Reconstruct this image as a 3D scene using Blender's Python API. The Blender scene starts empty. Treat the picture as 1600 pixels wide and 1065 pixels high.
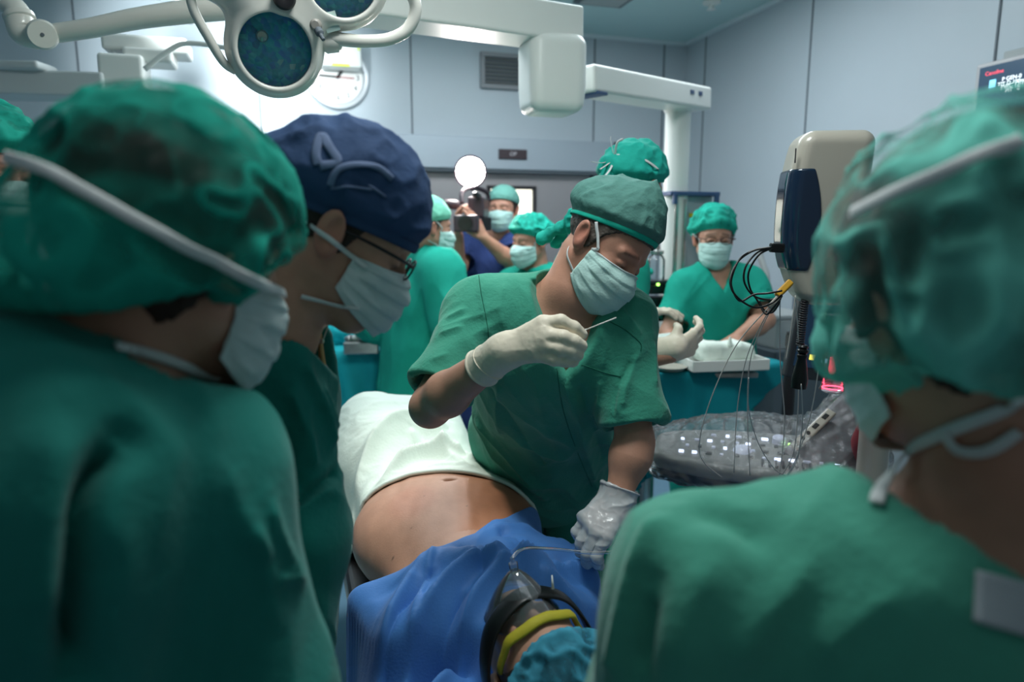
import bpy, bmesh, math, random, os
import numpy as np
from mathutils import Vector, Matrix
from mathutils.bvhtree import BVHTree
from concurrent.futures import ThreadPoolExecutor

# ---------------------------------------------------------------- camera
SC = bpy.context.scene
COL = SC.collection
FPX = 1067.0                       # focal length in pixels of a 1600 px wide frame (24 mm)
PITCH = math.atan(175 / FPX)
EYE = np.array([0, 0, 1.6])
cam_d = bpy.data.cameras.new('camera'); cam = bpy.data.objects.new('camera', cam_d); COL.objects.link(cam)
cam.location = EYE; cam.rotation_euler = (math.pi / 2 - PITCH, 0, 0)
cam_d.lens = 24.0; cam_d.sensor_width = 36.0; cam_d.clip_start = 0.02
cam_d.dof.use_dof = True; cam_d.dof.focus_distance = 1.45; cam_d.dof.aperture_fstop = 2.4
SC.camera = cam
SC.view_settings.view_transform = 'Standard'; SC.view_settings.look = 'None'
SC.view_settings.exposure = 0.12; SC.view_settings.gamma = 1.0
SC.cycles.use_denoising = True
SC.cycles.max_bounces = 7; SC.cycles.transparent_max_bounces = 12
SC.cycles.sample_clamp_indirect = 4.0

_f = np.array([0, math.cos(PITCH), -math.sin(PITCH)]); _u = np.array([0, math.sin(PITCH), math.cos(PITCH)])
def P(x, y, d):                    # a point of the place seen at (x, y) of the frame, d metres ahead
    return EYE + d * (_f + np.array([1, 0, 0]) * ((x - 800) / FPX) + _u * ((532.5 - y) / FPX))

# the room is turned 17 degrees against the viewing direction
RA = math.radians(17.1)
RN = np.array([-math.sin(RA), math.cos(RA), 0]); RE = np.array([math.cos(RA), math.sin(RA), 0])
WALL_V, WALL_U, CEIL = 4.5, 2.67, 2.89
def W(u, v, z): return RE * u + RN * v + np.array([0, 0, z])
def ray(x, y): r = P(x, y, 1) - EYE; return r
def on_back(x, y, off=0.0):        # pixel -> (u, z) on the back wall
    r = ray(x, y); t = (WALL_V - off) / (r @ RN); p = EYE + r * t; return float(p @ RE), float(p[2])
def on_right(x, y, off=0.0):       # pixel -> (v, z) on the right wall
    r = ray(x, y); t = (WALL_U - off) / (r @ RE); p = EYE + r * t; return float(p @ RN), float(p[2])
def on_z(x, y, z):
    r = ray(x, y); return EYE + r * ((z - 1.6) / r[2])

# ---------------------------------------------------------------- world and lights
w = bpy.data.worlds.new('world'); SC.world = w; w.use_nodes = True
w.node_tree.nodes['Background'].inputs[0].default_value = (0.72, 0.86, 0.90, 1)
w.node_tree.nodes['Background'].inputs[1].default_value = 0.115
def light(name, kind, loc, energy, color, target=None, **kw):
    d = bpy.data.lights.new(name, kind); o = bpy.data.objects.new(name, d); COL.objects.link(o)
    d.energy = energy; d.color = color; o.location = Vector(loc)
    for k, v in kw.items(): setattr(d, k, v)
    if target is not None:
        o.rotation_euler = (Vector(target) - Vector(loc)).to_track_quat('-Z', 'Y').to_euler()
    return o
# ceiling light panels (beyond the top of the frame)
light('ceiling_light_panel', 'AREA', W(0.9, 3.0, 2.86), 46, (0.86, 0.95, 1.0), W(0.9, 3.0, 0), shape='RECTANGLE', size=2.2, size_y=0.7)
light('ceiling_light_panel_near', 'AREA', W(0.2, 0.3, 2.86), 2.5, (0.86, 0.96, 1.0), W(0.2, 0.9, 0), shape='RECTANGLE', size=1.6, size_y=0.5)
# surgical lamp beam over the operating field, from the lamp beyond the frame's top left
light('operating_beam', 'SPOT', P(430, -420, 1.75), 60, (1.0, 0.95, 0.86), P(650, 745, 1.68), spot_size=math.radians(42), spot_blend=0.6, shadow_soft_size=0.10)
# second surgical lamp turned to the back wall
light('wall_beam', 'SPOT', W(-0.35, 2.6, 2.55), 250, (0.90, 0.98, 1.0), W(*[on_back(365, 120)[0], WALL_V, on_back(365, 120)[1]]), spot_size=math.radians(56), spot_blend=0.95, shadow_soft_size=0.08)
# small lamp over the head end of the table
light('overhead_lamp', 'AREA', (0.06, 1.14, 2.75), 17, (0.94, 1.0, 0.98), (0.15, 1.35, .8), shape='DISK', size=0.5)

# ---------------------------------------------------------------- small helpers
QUICK = 1.0                        # coarsens every sculpted surface when raised
def A(*v): return np.array(v, dtype=float)
def unit(v): v = np.asarray(v, float); return v / (np.linalg.norm(v) + 1e-12)
def srgb(r, g, b):
    f = lambda c: (c / 255 / 12.92) if c / 255 <= .04045 else ((c / 255 + .055) / 1.055) ** 2.4
    return (f(r), f(g), f(b), 1.0)
def tag(o, label=None, cat=None, group=None, kind=None):
    if label: o['label'] = label
    if cat: o['category'] = cat
    if group: o['group'] = group
    if kind: o['kind'] = kind
    return o
def thing(name, label, cat, loc=(0, 0, 0), group=None):
    o = bpy.data.objects.new(name, None); COL.objects.link(o); o.location = Vector(loc); o.empty_display_size = .05
    return tag(o, label, cat, group)
def mesh(name, v, f, m=None, parent=None, smooth=True):
    me = bpy.data.meshes.new(name)
    if isinstance(v, np.ndarray) and isinstance(f, np.ndarray):
        n = len(v); me.vertices.add(n); me.vertices.foreach_set('co', v.astype(np.float32).ravel())
        k = f.shape[1]; me.loops.add(f.size); me.loops.foreach_set('vertex_index', f.astype(np.int32).ravel())
        me.polygons.add(len(f)); me.polygons.foreach_set('loop_start', np.arange(0, f.size, k, dtype=np.int32))
        me.update(calc_edges=True); me.validate()
    else:
        me.from_pydata([tuple(map(float, q)) for q in v], [], [tuple(map(int, q)) for q in f]); me.update()
    if smooth: me.polygons.foreach_set('use_smooth', [True] * len(me.polygons))
    o = bpy.data.objects.new(name, me); COL.objects.link(o)
    if m is not None:
        for q in (m if isinstance(m, (list, tuple)) else [m]): me.materials.append(q)
    put(o, parent); return o
def put(o, parent):
    if parent is not None:
        o.parent = parent
        t = Matrix.Identity(4); q = parent
        while q is not None: t = Matrix.Translation(q.location) @ t; q = q.parent
        # parents are only ever moved, never turned
        base = Vector((0, 0, 0)); q = parent
        if q.type == 'EMPTY': base = q.location.copy()
        o.matrix_parent_inverse = Matrix.Translation(-base)
def bm_obj(name, bm, m=None, parent=None, smooth=False):
    me = bpy.data.meshes.new(name); bm.normal_update(); bm.to_mesh(me); bm.free()
    if smooth: me.polygons.foreach_set('use_smooth', [True] * len(me.polygons))
    o = bpy.data.objects.new(name, me); COL.objects.link(o)
    if m is not None: me.materials.append(m)
    put(o, parent); return o
def frame(F, U=(0, 0, 1)):          # 3x3 with columns side, F, up (side = F x up)
    F = unit(F); U = np.asarray(U, float); U = unit(U - F * (U @ F)); S = np.cross(F, U)
    return np.stack([S, F, U], 1)
ROOM = np.stack([RE, RN, A(0, 0, 1)], 1)
def add_box(bm, c, size, R=np.eye(3), bevel=0.0, seg=2):
    r = bmesh.ops.create_cube(bm, size=1.0); vs = r['verts']
    bmesh.ops.scale(bm, vec=Vector(size), verts=vs)
    if bevel > 0:
        es = list({e for v in vs for e in v.link_edges})
        rr = bmesh.ops.bevel(bm, geom=es, offset=bevel, segments=seg, affect='EDGES', profile=.5)
        vs = list({v for f in rr['faces'] for v in f.verts} | {v for v in vs if v.is_valid})
    M = Matrix([list(map(float, q)) for q in R]).to_4x4(); M.translation = Vector(c)
    bmesh.ops.transform(bm, matrix=M, verts=vs)
def box(name, c, size, m, parent=None, R=np.eye(3), bevel=0.0, seg=2, smooth=False):
    bm = bmesh.new(); add_box(bm, c, size, R, bevel, seg); return bm_obj(name, bm, m, parent, smooth)
def rot_to(a):                       # 3x3 whose third column is a
    a = unit(a); t = A(0, 0, 1) if abs(a[2]) < .9 else A(1, 0, 0)
    x = unit(np.cross(t, a)); return np.stack([x, np.cross(a, x), a], 1)
def lathe(name, c, prof, m, parent=None, R=np.eye(3), n=40, smooth=True, cap=True):   # prof: list of (radius, height)
    v = []; f = []
    for r, z in prof:
        for k in range(n):
            t = 2 * math.pi * k / n; v.append(np.asarray(c) + R @ A(r * math.cos(t), r * math.sin(t), z))
    for i in range(len(prof) - 1):
        for k in range(n):
            k2 = (k + 1) % n; f.append((i * n + k, i * n + k2, (i + 1) * n + k2, (i + 1) * n + k))
    if cap and prof[0][0] > 1e-6: f.append(tuple(range(n - 1, -1, -1)))
    if cap and prof[-1][0] > 1e-6: f.append(tuple((len(prof) - 1) * n + k for k in range(n)))
    o = mesh(name, v, f, m, parent, smooth)
    if smooth:
        md = o.modifiers.new('es', 'EDGE_SPLIT'); md.split_angle = math.radians(38)
    return o
def catmull(pts, sub=6, closed=False):
    p = [np.asarray(q, float) for q in pts]; n = len(p); out = []
    rng = range(n if closed else n - 1)
    for i in rng:
        if closed: a, b, c, d = p[(i - 1) % n], p[i], p[(i + 1) % n], p[(i + 2) % n]
        else: a, b, c, d = p[max(i - 1, 0)], p[i], p[i + 1], p[min(i + 2, n - 1)]
        for k in range(sub):
            t = k / sub
            out.append(.5 * ((2 * b) + (c - a) * t + (2 * a - 5 * b + 4 * c - d) * t * t + (3 * b - a - 3 * c + d) * t ** 3))
    if not closed: out.append(p[-1])
    return out
def tube_geo(pts, r, n=8, flat=None, nrm=None, closed=False):   # flat: (half width, half thickness) ribbon, nrm: surface normals
    v = []; f = []; m = len(pts); prev = None
    for i, q in enumerate(pts):
        t = unit(pts[(i + 1) % m] - pts[i - 1]) if closed else unit(pts[min(i + 1, m - 1)] - pts[max(i - 1, 0)])
        if nrm is not None: z = np.asarray(nrm[i], float)
        elif prev is None: z = A(0, 0, 1) if abs(t[2]) < .9 else A(1, 0, 0)
        else: z = prev
        z = unit(z - t * (z @ t)); s = np.cross(t, z); prev = z
        ri = r[i] if hasattr(r, '__len__') else r
        wx, wz = flat if flat else (ri, ri)
        for k in range(n):
            a = 2 * math.pi * k / n; v.append(q + s * math.cos(a) * wx + z * math.sin(a) * wz)
    for i in range(m if closed else m - 1):
        for k in range(n):
            k2 = (k + 1) % n; j = (i + 1) % m
            f.append((i * n + k, i * n + k2, j * n + k2, j * n + k))
    if not closed:
        f.append(tuple(range(n - 1, -1, -1))); f.append(tuple((m - 1) * n + k for k in range(n)))
    return v, f
def tube(name, pts, r, m, parent=None, sub=6, n=8, flat=None, nrm=None, closed=False):
    if sub > 1:
        if nrm is not None: nrm = [unit(q) for q in catmull(nrm, sub, closed)]
        if hasattr(r, '__len__'): r = [float(q[0]) for q in catmull([A(k, 0, 0) for k in r], sub, closed)]
        pts = catmull(pts, sub, closed)
    v, f = tube_geo([np.asarray(q, float) for q in pts], r, n, flat, nrm, closed)
    return mesh(name, v, f, m, parent)
def prism(name, outline, c, R, h, m, parent=None, bevel=0.0):   # outline in R's first two columns, extruded along the third
    bm = bmesh.new(); vs = [bm.verts.new(Vector(np.asarray(c) + R @ A(x, y, -h / 2))) for x, y in outline]
    fc = bm.faces.new(vs); r = bmesh.ops.extrude_face_region(bm, geom=[fc])
    bmesh.ops.translate(bm, vec=Vector(R @ A(0, 0, h)), verts=[g for g in r['geom'] if isinstance(g, bmesh.types.BMVert)])
    bmesh.ops.recalc_face_normals(bm, faces=bm.faces)
    if bevel > 0: bmesh.ops.bevel(bm, geom=list(bm.edges), offset=bevel, segments=2, affect='EDGES')
    return bm_obj(name, bm, m, parent, False)
def text(name, s, c, R, size, m, parent=None, depth=.0005, align='CENTER'):
    cu = bpy.data.curves.new(name, 'FONT'); cu.body = s; cu.size = size; cu.extrude = depth; cu.align_x = align; cu.align_y = 'CENTER'
    t = bpy.data.objects.new(name, cu); COL.objects.link(t)
    dg = bpy.context.evaluated_depsgraph_get(); me = bpy.data.meshes.new_from_object(t.evaluated_get(dg))
    bpy.data.objects.remove(t); bpy.data.curves.remove(cu)
    me.materials.clear(); me.materials.append(m)
    M = Matrix([list(map(float, q)) for q in R]).to_4x4(); M.translation = Vector(c); me.transform(M)
    o = bpy.data.objects.new(name, me); COL.objects.link(o); put(o, parent); return o

# ---------------------------------------------------------------- noise
_rs = np.random.RandomState(7); _perm = _rs.permutation(4096).astype(np.int64)
def _hash(i, j, k): return _perm[(_perm[(_perm[i & 4095] + j) & 4095] + k) & 4095] / 2048.0 - 1.0
def noise(p):                        # smooth value noise, -1..1
    i = np.floor(p).astype(np.int64); f = p - i; f = f * f * (3 - 2 * f); r = 0
    for a in (0, 1):
        for b in (0, 1):
            for c in (0, 1):
                wgt = (f[:, 0] if a else 1 - f[:, 0]) * (f[:, 1] if b else 1 - f[:, 1]) * (f[:, 2] if c else 1 - f[:, 2])
                r = r + wgt * _hash(i[:, 0] + a, i[:, 1] + b, i[:, 2] + c)
    return r
def fbm(p, o=3): return sum(noise(p * 2 ** k + 17.3 * k) * .5 ** k for k in range(o))
def ridge(p): return (1 - np.abs(noise(p))) ** 2 * 1.0      # sharp crests
def folds(p, along, wave=.06, stretch=5., warp=.5, seed=0., sharp=True):
    """cloth folds: crests running along a direction"""
    a = unit(along); al = p @ a; q = p - al[:, None] * a
    q = q / wave + (al / (wave * stretch))[:, None] * a + seed
    q = q + warp * np.stack([noise(q * .6 + 3.1), noise(q * .6 + 9.7), noise(q * .6 + 5.5)], 1)
    return ridge(q) if sharp else noise(q)

# ---------------------------------------------------------------- distance fields -> meshes
def cone(a, b, ra, rb=None, flat=None, fd=None):
    a = np.asarray(a, float); b = np.asarray(b, float); rb = ra if rb is None else rb
    ab = b - a; L = float(ab @ ab) + 1e-12
    def f(p):
        q = p - a; t = np.clip((q @ ab) / L, 0, 1); e = q - t[:, None] * ab
        r = ra + (rb - ra) * t
        if flat is not None:
            c = e @ fd; e = e + (c * (1 / flat - 1))[:, None] * fd
            return (np.sqrt((e * e).sum(1)) - r) * min(1., flat ** .5)
        return np.sqrt((e * e).sum(1)) - r
    return f
def ell(c, r, M=None):
    c = np.asarray(c, float); r = np.asarray(r, float)
    def f(p):
        q = p - c
        if M is not None: q = q @ M
        k0 = np.sqrt(((q / r) ** 2).sum(1)); k1 = np.sqrt(((q / (r * r)) ** 2).sum(1)) + 1e-9
        return k0 * (k0 - 1) / k1
    return f
def sbox(c, h, M=None, r=0.0):
    c = np.asarray(c, float); h = np.asarray(h, float) - r
    def f(p):
        q = p - c
        if M is not None: q = q @ M
        q = np.abs(q) - h
        return np.sqrt((np.maximum(q, 0) ** 2).sum(1)) + np.minimum(q.max(1), 0) - r
    return f
def smin(a, b, k):
    h = np.maximum(k - np.abs(a - b), 0) / k; return np.minimum(a, b) - h * h * k * .25
def smax(a, b, k): return -smin(-a, -b, k)
def U_(prims, k=.02):
    def f(p):
        r = None
        for q in prims:
            kk = k
            if isinstance(q, tuple): q, kk = q
            v = q(p); r = v if r is None else smin(r, v, kk)
        return r
    return f
_pool = ThreadPoolExecutor(4)
def ev(f, p, ch=60000):
    if len(p) <= ch: return f(p)
    return np.concatenate(list(_pool.map(f, [p[i:i + ch] for i in range(0, len(p), ch)])))
def sdf_geo(f, lo, hi, h, lip=1.35):
    h = h * QUICK
    lo = np.asarray(lo, float); hi = np.asarray(hi, float)
    def block(S, idx): return lo + (idx + .5) * S
    S = 16 * h; n = np.ceil((hi - lo) / S).astype(int) + 1
    idx = np.stack(np.meshgrid(*[np.arange(k) for k in n], indexing='ij'), -1).reshape(-1, 3)
    v = ev(f, block(S, idx)); idx = idx[np.abs(v) < S * .87 * lip]
    o4 = np.stack(np.meshgrid(*[np.arange(4)] * 3, indexing='ij'), -1).reshape(-1, 3)
    idx = (idx[:, None] * 4 + o4[None]).reshape(-1, 3); S = 4 * h
    v = ev(f, block(S, idx)); idx = idx[np.abs(v) < S * .87 * lip]
    cell = (idx[:, None] * 4 + o4[None]).reshape(-1, 3)
    N = n * 16 + 4; st = np.array([N[1] * N[2], N[2], 1], np.int64)
    ck = cell @ st
    o2 = np.stack(np.meshgrid(*[np.arange(2)] * 3, indexing='ij'), -1).reshape(-1, 3)
    keys = np.unique((ck[:, None] + (o2 @ st)[None]).ravel())
    ijk = np.stack([keys // st[0], (keys % st[0]) // st[1], keys % st[1]], 1)
    val = ev(f, lo + ijk * h)
    cv = np.stack([val[np.searchsorted(keys, ck + o @ st)] for o in o2], 1)
    s = cv < 0; act = s.any(1) & ~s.all(1)
    cell = cell[act]; ck = ck[act]; cv = cv[act]
    od = np.argsort(ck); cell = cell[od]; ck = ck[od]; cv = cv[od]; s = cv < 0
    acc = np.zeros((len(cell), 3)); cnt = np.zeros(len(cell))
    for i in range(8):
        for ax in range(3):
            if o2[i][ax] == 0:
                j = i + (4, 2, 1)[ax]; m = s[:, i] != s[:, j]
                t = cv[m, i] / (cv[m, i] - cv[m, j]); q = np.tile(o2[i].astype(float), (m.sum(), 1)); q[:, ax] = t
                acc[m] += q; cnt[m] += 1
    vert = lo + (cell + acc / cnt[:, None]) * h
    quads = []
    for ax in range(3):
        j = (4, 2, 1)[ax]; m = np.nonzero(s[:, 0] != s[:, j])[0]
        a1, a2 = [(1, 2), (2, 0), (0, 1)][ax]
        k0 = ck[m]; ids = []; ok = np.ones(len(m), bool)
        for dk in (0, st[a1], st[a1] + st[a2], st[a2]):
            t = np.searchsorted(ck, k0 - dk); t = np.minimum(t, len(ck) - 1); ok &= ck[t] == k0 - dk; ids.append(t)
        qd = np.stack(ids, 1)[ok]; fl = s[m, 0][ok]
        qd[~fl] = qd[~fl][:, ::-1]; quads.append(qd)
    faces = np.concatenate(quads)
    tet = np.array([[1, -1, -1], [-1, -1, 1], [-1, 1, -1], [1, 1, 1]], float); e = h * .25
    for _ in range(2):
        g = 0; f0 = 0
        for k in tet:
            fv = ev(f, vert + k * e); g = g + k[None] * fv[:, None]; f0 = f0 + fv
        g = g / (4 * e); gn = (g * g).sum(1) + 1e-6
        stp = -(f0 / 4 / gn)[:, None] * g; l = np.sqrt((stp ** 2).sum(1)); stp *= np.minimum(1, h * .6 / (l + 1e-9))[:, None]
        vert = vert + stp
    return vert, faces, -g * 0 + g / np.sqrt(gn)[:, None]
def sdf_obj(name, f, lo, hi, h, m, parent=None, disp=None, lip=1.35):
    v, q, n = sdf_geo(f, lo, hi, h, lip)
    if disp is not None: v = v + n * disp(v, n)[:, None]
    return mesh(name, v, q, m, parent)
def paint(o, rgb, name='tone'):
    ca = o.data.color_attributes.new(name, 'FLOAT_COLOR', 'POINT')
    a = np.ones((len(o.data.vertices), 4), np.float32); a[:, :3] = rgb; ca.data.foreach_set('color', a.ravel())
def verts(o):
    a = np.zeros(len(o.data.vertices) * 3, np.float32); o.data.vertices.foreach_get('co', a); return a.reshape(-1, 3).astype(float)
def trace(f, o, d, tmax=.3, n=40):   # from outside inward along -d, gives the distance from o
    t = np.full(len(d), tmax)
    for _ in range(n): t = t - np.clip(f(o + d * t[:, None]), -.02, .02) * .8
    return t
def bvh(*objs):
    V = []; F = []
    for o in objs:
        b = len(V); V += [v.co.copy() for v in o.data.vertices]; F += [tuple(b + i for i in p.vertices) for p in o.data.polygons]
    return BVHTree.FromPolygons(V, F)
def lay_dense(t, px, lift=.002, sub=7, sm=3):
    q = [(p[0], p[1]) for p in catmull([A(x[0], x[1], 0) for x in px], sub)]
    P_, N_ = lay(t, q, lift)
    if len(P_) > 3:
        P_ = np.array(P_); N_ = np.array(N_)
        for _ in range(sm):
            P_[1:-1] = (P_[:-2] + P_[2:] + 2 * P_[1:-1]) / 4; N_[1:-1] = (N_[:-2] + N_[2:] + 2 * N_[1:-1]) / 4
        P_ = list(P_); N_ = [unit(n) for n in N_]
    return P_, N_
def seg_dist(v, pts):
    d = np.full(len(v), 9.)
    for a, b in zip(pts[:-1], pts[1:]):
        ab = b - a; t = np.clip(((v - a) @ ab) / (ab @ ab + 1e-12), 0, 1); d = np.minimum(d, np.sqrt(((v - a - t[:, None] * ab) ** 2).sum(1)))
    return d
def press_folds(o, lines):            # raises (or sinks) creases along lines laid on a garment
    tr = bvh(o); v = verts(o); n = np.zeros(len(v) * 3, np.float32); o.data.vertices.foreach_get('normal', n); n = n.reshape(-1, 3).astype(float); r = np.zeros(len(v))
    for px, w, h in lines:
        pp, _ = lay_dense(tr, px, 0., 4, 1)
        if len(pp) < 2: continue
        ln = np.array(pp); d = seg_dist(v, pp); e = np.minimum(np.sqrt(((v - ln[0]) ** 2).sum(1)), np.sqrt(((v - ln[-1]) ** 2).sum(1)))
        r += h * np.exp(-(d / w) ** 1.35) * np.clip(e / (2.2 * w) + .25, 0, 1)
    v = v + n * r[:, None]; o.data.vertices.foreach_set('co', v.astype(np.float32).ravel()); o.data.update()
def lay(t, px, lift=.002):           # points of a surface under pixels of the frame
    P_, N_ = [], []
    for q in px:
        r = ray(q[0], q[1]); loc, nr, i, d = t.ray_cast(Vector(EYE), Vector(r))
        if loc is None:
            if len(q) > 2: P_.append(P(*q)); N_.append(unit(-r))
            continue
        nr = np.array(nr)
        if nr @ r > 0: nr = -nr
        P_.append(np.array(loc) + nr * lift); N_.append(nr)
    return P_, N_

# ---------------------------------------------------------------- materials
def mat(name, col, rough=.6, metal=0., bump=0., bscale=60., var=0., vscale=6., spec=.5, emit=None, es=0., trans=0., ior=1.45, alpha=1., sheen=0., coat=0., tone=False, weave=0., sss=0.):
    m = bpy.data.materials.new(name); m.use_nodes = True; nt = m.node_tree; N = nt.nodes; L = nt.links
    b = N['Principled BSDF']; col = col if len(col) == 4 else (*col, 1)
    b.inputs['Base Color'].default_value = col; b.inputs['Roughness'].default_value = rough; b.inputs['Metallic'].default_value = metal
    b.inputs['Specular IOR Level'].default_value = spec; b.inputs['Transmission Weight'].default_value = trans; b.inputs['IOR'].default_value = ior
    b.inputs['Alpha'].default_value = alpha; b.inputs['Sheen Weight'].default_value = sheen; b.inputs['Coat Weight'].default_value = coat
    if sss: b.inputs['Subsurface Weight'].default_value = sss; b.inputs['Subsurface Radius'].default_value = (.012, .005, .003); b.inputs['Subsurface Scale'].default_value = 1.
    if emit: b.inputs['Emission Color'].default_value = (*emit[:3], 1); b.inputs['Emission Strength'].default_value = es
    tc = N.new('ShaderNodeTexCoord'); out = None
    if var > 0:
        nz = N.new('ShaderNodeTexNoise'); nz.inputs['Scale'].default_value = vscale; nz.inputs['Detail'].default_value = 5
        L.new(tc.outputs['Object'], nz.inputs['Vector'])
        mp = N.new('ShaderNodeMapRange'); mp.inputs['To Min'].default_value = 1 - var; mp.inputs['To Max'].default_value = 1 + var; mp.inputs['From Min'].default_value = .3; mp.inputs['From Max'].default_value = .7
        L.new(nz.outputs['Fac'], mp.inputs['Value'])
        mx = N.new('ShaderNodeVectorMath'); mx.operation = 'SCALE'; mx.inputs[0].default_value = col[:3]; L.new(mp.outputs[0], mx.inputs['Scale']); out = mx.outputs[0]
    if tone:
        at = N.new('ShaderNodeAttribute'); at.attribute_name = 'tone'
        mx = N.new('ShaderNodeVectorMath'); mx.operation = 'MULTIPLY'; L.new(at.outputs['Color'], mx.inputs[1])
        if out is not None: L.new(out, mx.inputs[0])
        else: mx.inputs[0].default_value = col[:3]
        out = mx.outputs[0]
    if out is not None: L.new(out, b.inputs['Base Color'])
    if bump > 0:
        nz = N.new('ShaderNodeTexNoise'); nz.inputs['Scale'].default_value = bscale; nz.inputs['Detail'].default_value = 6
        L.new(tc.outputs['Object'], nz.inputs['Vector'])
        bp = N.new('ShaderNodeBump'); bp.inputs['Strength'].default_value = bump; bp.inputs['Distance'].default_value = .004
        L.new(nz.outputs['Fac'], bp.inputs['Height']); L.new(bp.outputs[0], b.inputs['Normal'])
    return m
def veil(name, col, lo=.45, hi=.95, scale=14., rough=.7):   # thin see-through cloth (net caps), denser along its folds
    m = mat(name, col, rough, var=.25, vscale=9, spec=.1); nt = m.node_tree; N = nt.nodes; L = nt.links; b = N['Principled BSDF']
    tc = N.new('ShaderNodeTexCoord'); nz = N.new('ShaderNodeTexNoise'); nz.inputs['Scale'].default_value = scale; nz.inputs['Detail'].default_value = 4; nz.inputs['Distortion'].default_value = 1.2
    L.new(tc.outputs['Object'], nz.inputs['Vector'])
    mp = N.new('ShaderNodeMapRange'); mp.inputs['From Min'].default_value = .40; mp.inputs['From Max'].default_value = .62; mp.inputs['To Min'].default_value = lo; mp.inputs['To Max'].default_value = hi
    L.new(nz.outputs['Fac'], mp.inputs['Value'])
    at = N.new('ShaderNodeAttribute'); at.attribute_name = 'tone'
    ad = N.new('ShaderNodeMath'); ad.operation = 'ADD'; ad.use_clamp = True; L.new(mp.outputs[0], ad.inputs[0]); L.new(at.outputs['Fac'], ad.inputs[1])
    L.new(ad.outputs[0], b.inputs['Alpha']); return m
def sheet(name, tint, amount, rough=.12, bump=.6, bscale=40., milky=.1):  # thin clear plastic
    m = bpy.data.materials.new(name); m.use_nodes = True; nt = m.node_tree; N = nt.nodes; L = nt.links
    for q in list(N):
        if q.type == 'BSDF_PRINCIPLED': N.remove(q)
    o = [q for q in N if q.type == 'OUTPUT_MATERIAL'][0]
    tr = N.new('ShaderNodeBsdfTransparent'); tr.inputs[0].default_value = (*tint, 1)
    gl = N.new('ShaderNodeBsdfGlossy'); gl.inputs['Roughness'].default_value = rough
    df = N.new('ShaderNodeBsdfDiffuse'); df.inputs[0].default_value = (.8, .82, .85, 1)
    tc = N.new('ShaderNodeTexCoord'); nz = N.new('ShaderNodeTexNoise'); nz.inputs['Scale'].default_value = bscale; nz.inputs['Detail'].default_value = 5; L.new(tc.outputs['Object'], nz.inputs['Vector'])
    bp = N.new('ShaderNodeBump'); bp.inputs['Strength'].default_value = bump; bp.inputs['Distance'].default_value = .01; L.new(nz.outputs['Fac'], bp.inputs['Height']); L.new(bp.outputs[0], gl.inputs['Normal'])
    fr = N.new('ShaderNodeFresnel'); fr.inputs['IOR'].default_value = 1.28; L.new(bp.outputs[0], fr.inputs['Normal'])
    ad = N.new('ShaderNodeMath'); ad.operation = 'ADD'; ad.use_clamp = True; ad.inputs[1].default_value = amount; L.new(fr.outputs[0], ad.inputs[0])
    m1 = N.new('ShaderNodeMixShader'); m1.inputs[0].default_value = milky; L.new(tr.outputs[0], m1.inputs[1]); L.new(df.outputs[0], m1.inputs[2])
    m2 = N.new('ShaderNodeMixShader'); L.new(ad.outputs[0], m2.inputs[0]); L.new(m1.outputs[0], m2.inputs[1]); L.new(gl.outputs[0], m2.inputs[2])
    L.new(m2.outputs[0], o.inputs[0]); return m
M = {}
M['wall'] = mat('wall_panel', srgb(182, 192, 200), .38, var=.03, vscale=1.5, bump=.03, bscale=3)
M['seam'] = mat('seam_grey', srgb(95, 104, 112), .6)
M['ceil'] = mat('ceiling_panel', srgb(190, 218, 218), .5, var=.03, vscale=1.5)
M['cove'] = mat('cove_white', srgb(215, 225, 230), .5)
M['floor'] = mat('floor_vinyl', srgb(130, 170, 195), .35, var=.06, vscale=5)
M['door'] = mat('door_steel', srgb(165, 160, 162), .42, metal=.35, var=.04, vscale=2)
M['header'] = mat('header_grey', srgb(165, 175, 185), .4, metal=.3)
M['dark'] = mat('dark_plastic', srgb(38, 36, 40), .45)
M['black'] = mat('black_plastic', srgb(16, 16, 18), .35)
M['metal'] = mat('brushed_metal', srgb(190, 190, 188), .28, metal=1., var=.1, vscale=30)
M['white'] = mat('white_enamel', srgb(228, 230, 226), .35, var=.02, vscale=4)
M['cream'] = mat('cream_enamel', srgb(222, 220, 212), .32, coat=.3)
M['beige'] = mat('beige_plastic', srgb(176, 170, 158), .3, coat=.3)
M['scrub'] = mat('green_scrub_cotton', srgb(60, 144, 122), .85, var=.10, vscale=7, bump=.35, bscale=160, spec=.2, sheen=.15)
M['scrub_dark'] = mat('green_gown_cotton', srgb(26, 118, 108), .85, var=.10, vscale=6, bump=.25, bscale=120, spec=.2, sheen=.1)
M['scrub_pale'] = mat('pale_green_scrub_cotton', srgb(70, 152, 130), .85, var=.10, vscale=6, bump=.3, bscale=120, spec=.2, sheen=.2)
M['scrub_teal'] = mat('teal_scrub_cotton', srgb(30, 158, 138), .85, var=.08, vscale=6, bump=.25, bscale=120, spec=.2)
M['scrub_blue'] = mat('blue_scrub_cotton', srgb(56, 72, 124), .85, var=.1, vscale=6, spec=.2)
M['cap_navy'] = mat('navy_cap_cotton', srgb(54, 76, 112), .85, var=.12, vscale=12, bump=.25, bscale=140, spec=.2)
M['print'] = mat('pale_blue_print', srgb(96, 112, 144), .9)
M['cap_green'] = mat('green_paper_cap', srgb(82, 128, 120), .8, var=.10, vscale=25, bump=.4, bscale=120, spec=.2)
M['cap_hem'] = mat('turquoise_cap_hem', srgb(30, 172, 150), .8, spec=.2)
M['cap_teal'] = mat('teal_paper_cap', srgb(36, 168, 152), .8, var=.12, vscale=25, bump=.3, bscale=120, spec=.2)
M['net'] = veil('teal_net_cap', srgb(30, 146, 128), .14, .80, 5.5, .95)
M['net_pale'] = veil('pale_teal_net_cap', srgb(112, 198, 182), .08, .86, 5, .95)
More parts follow.
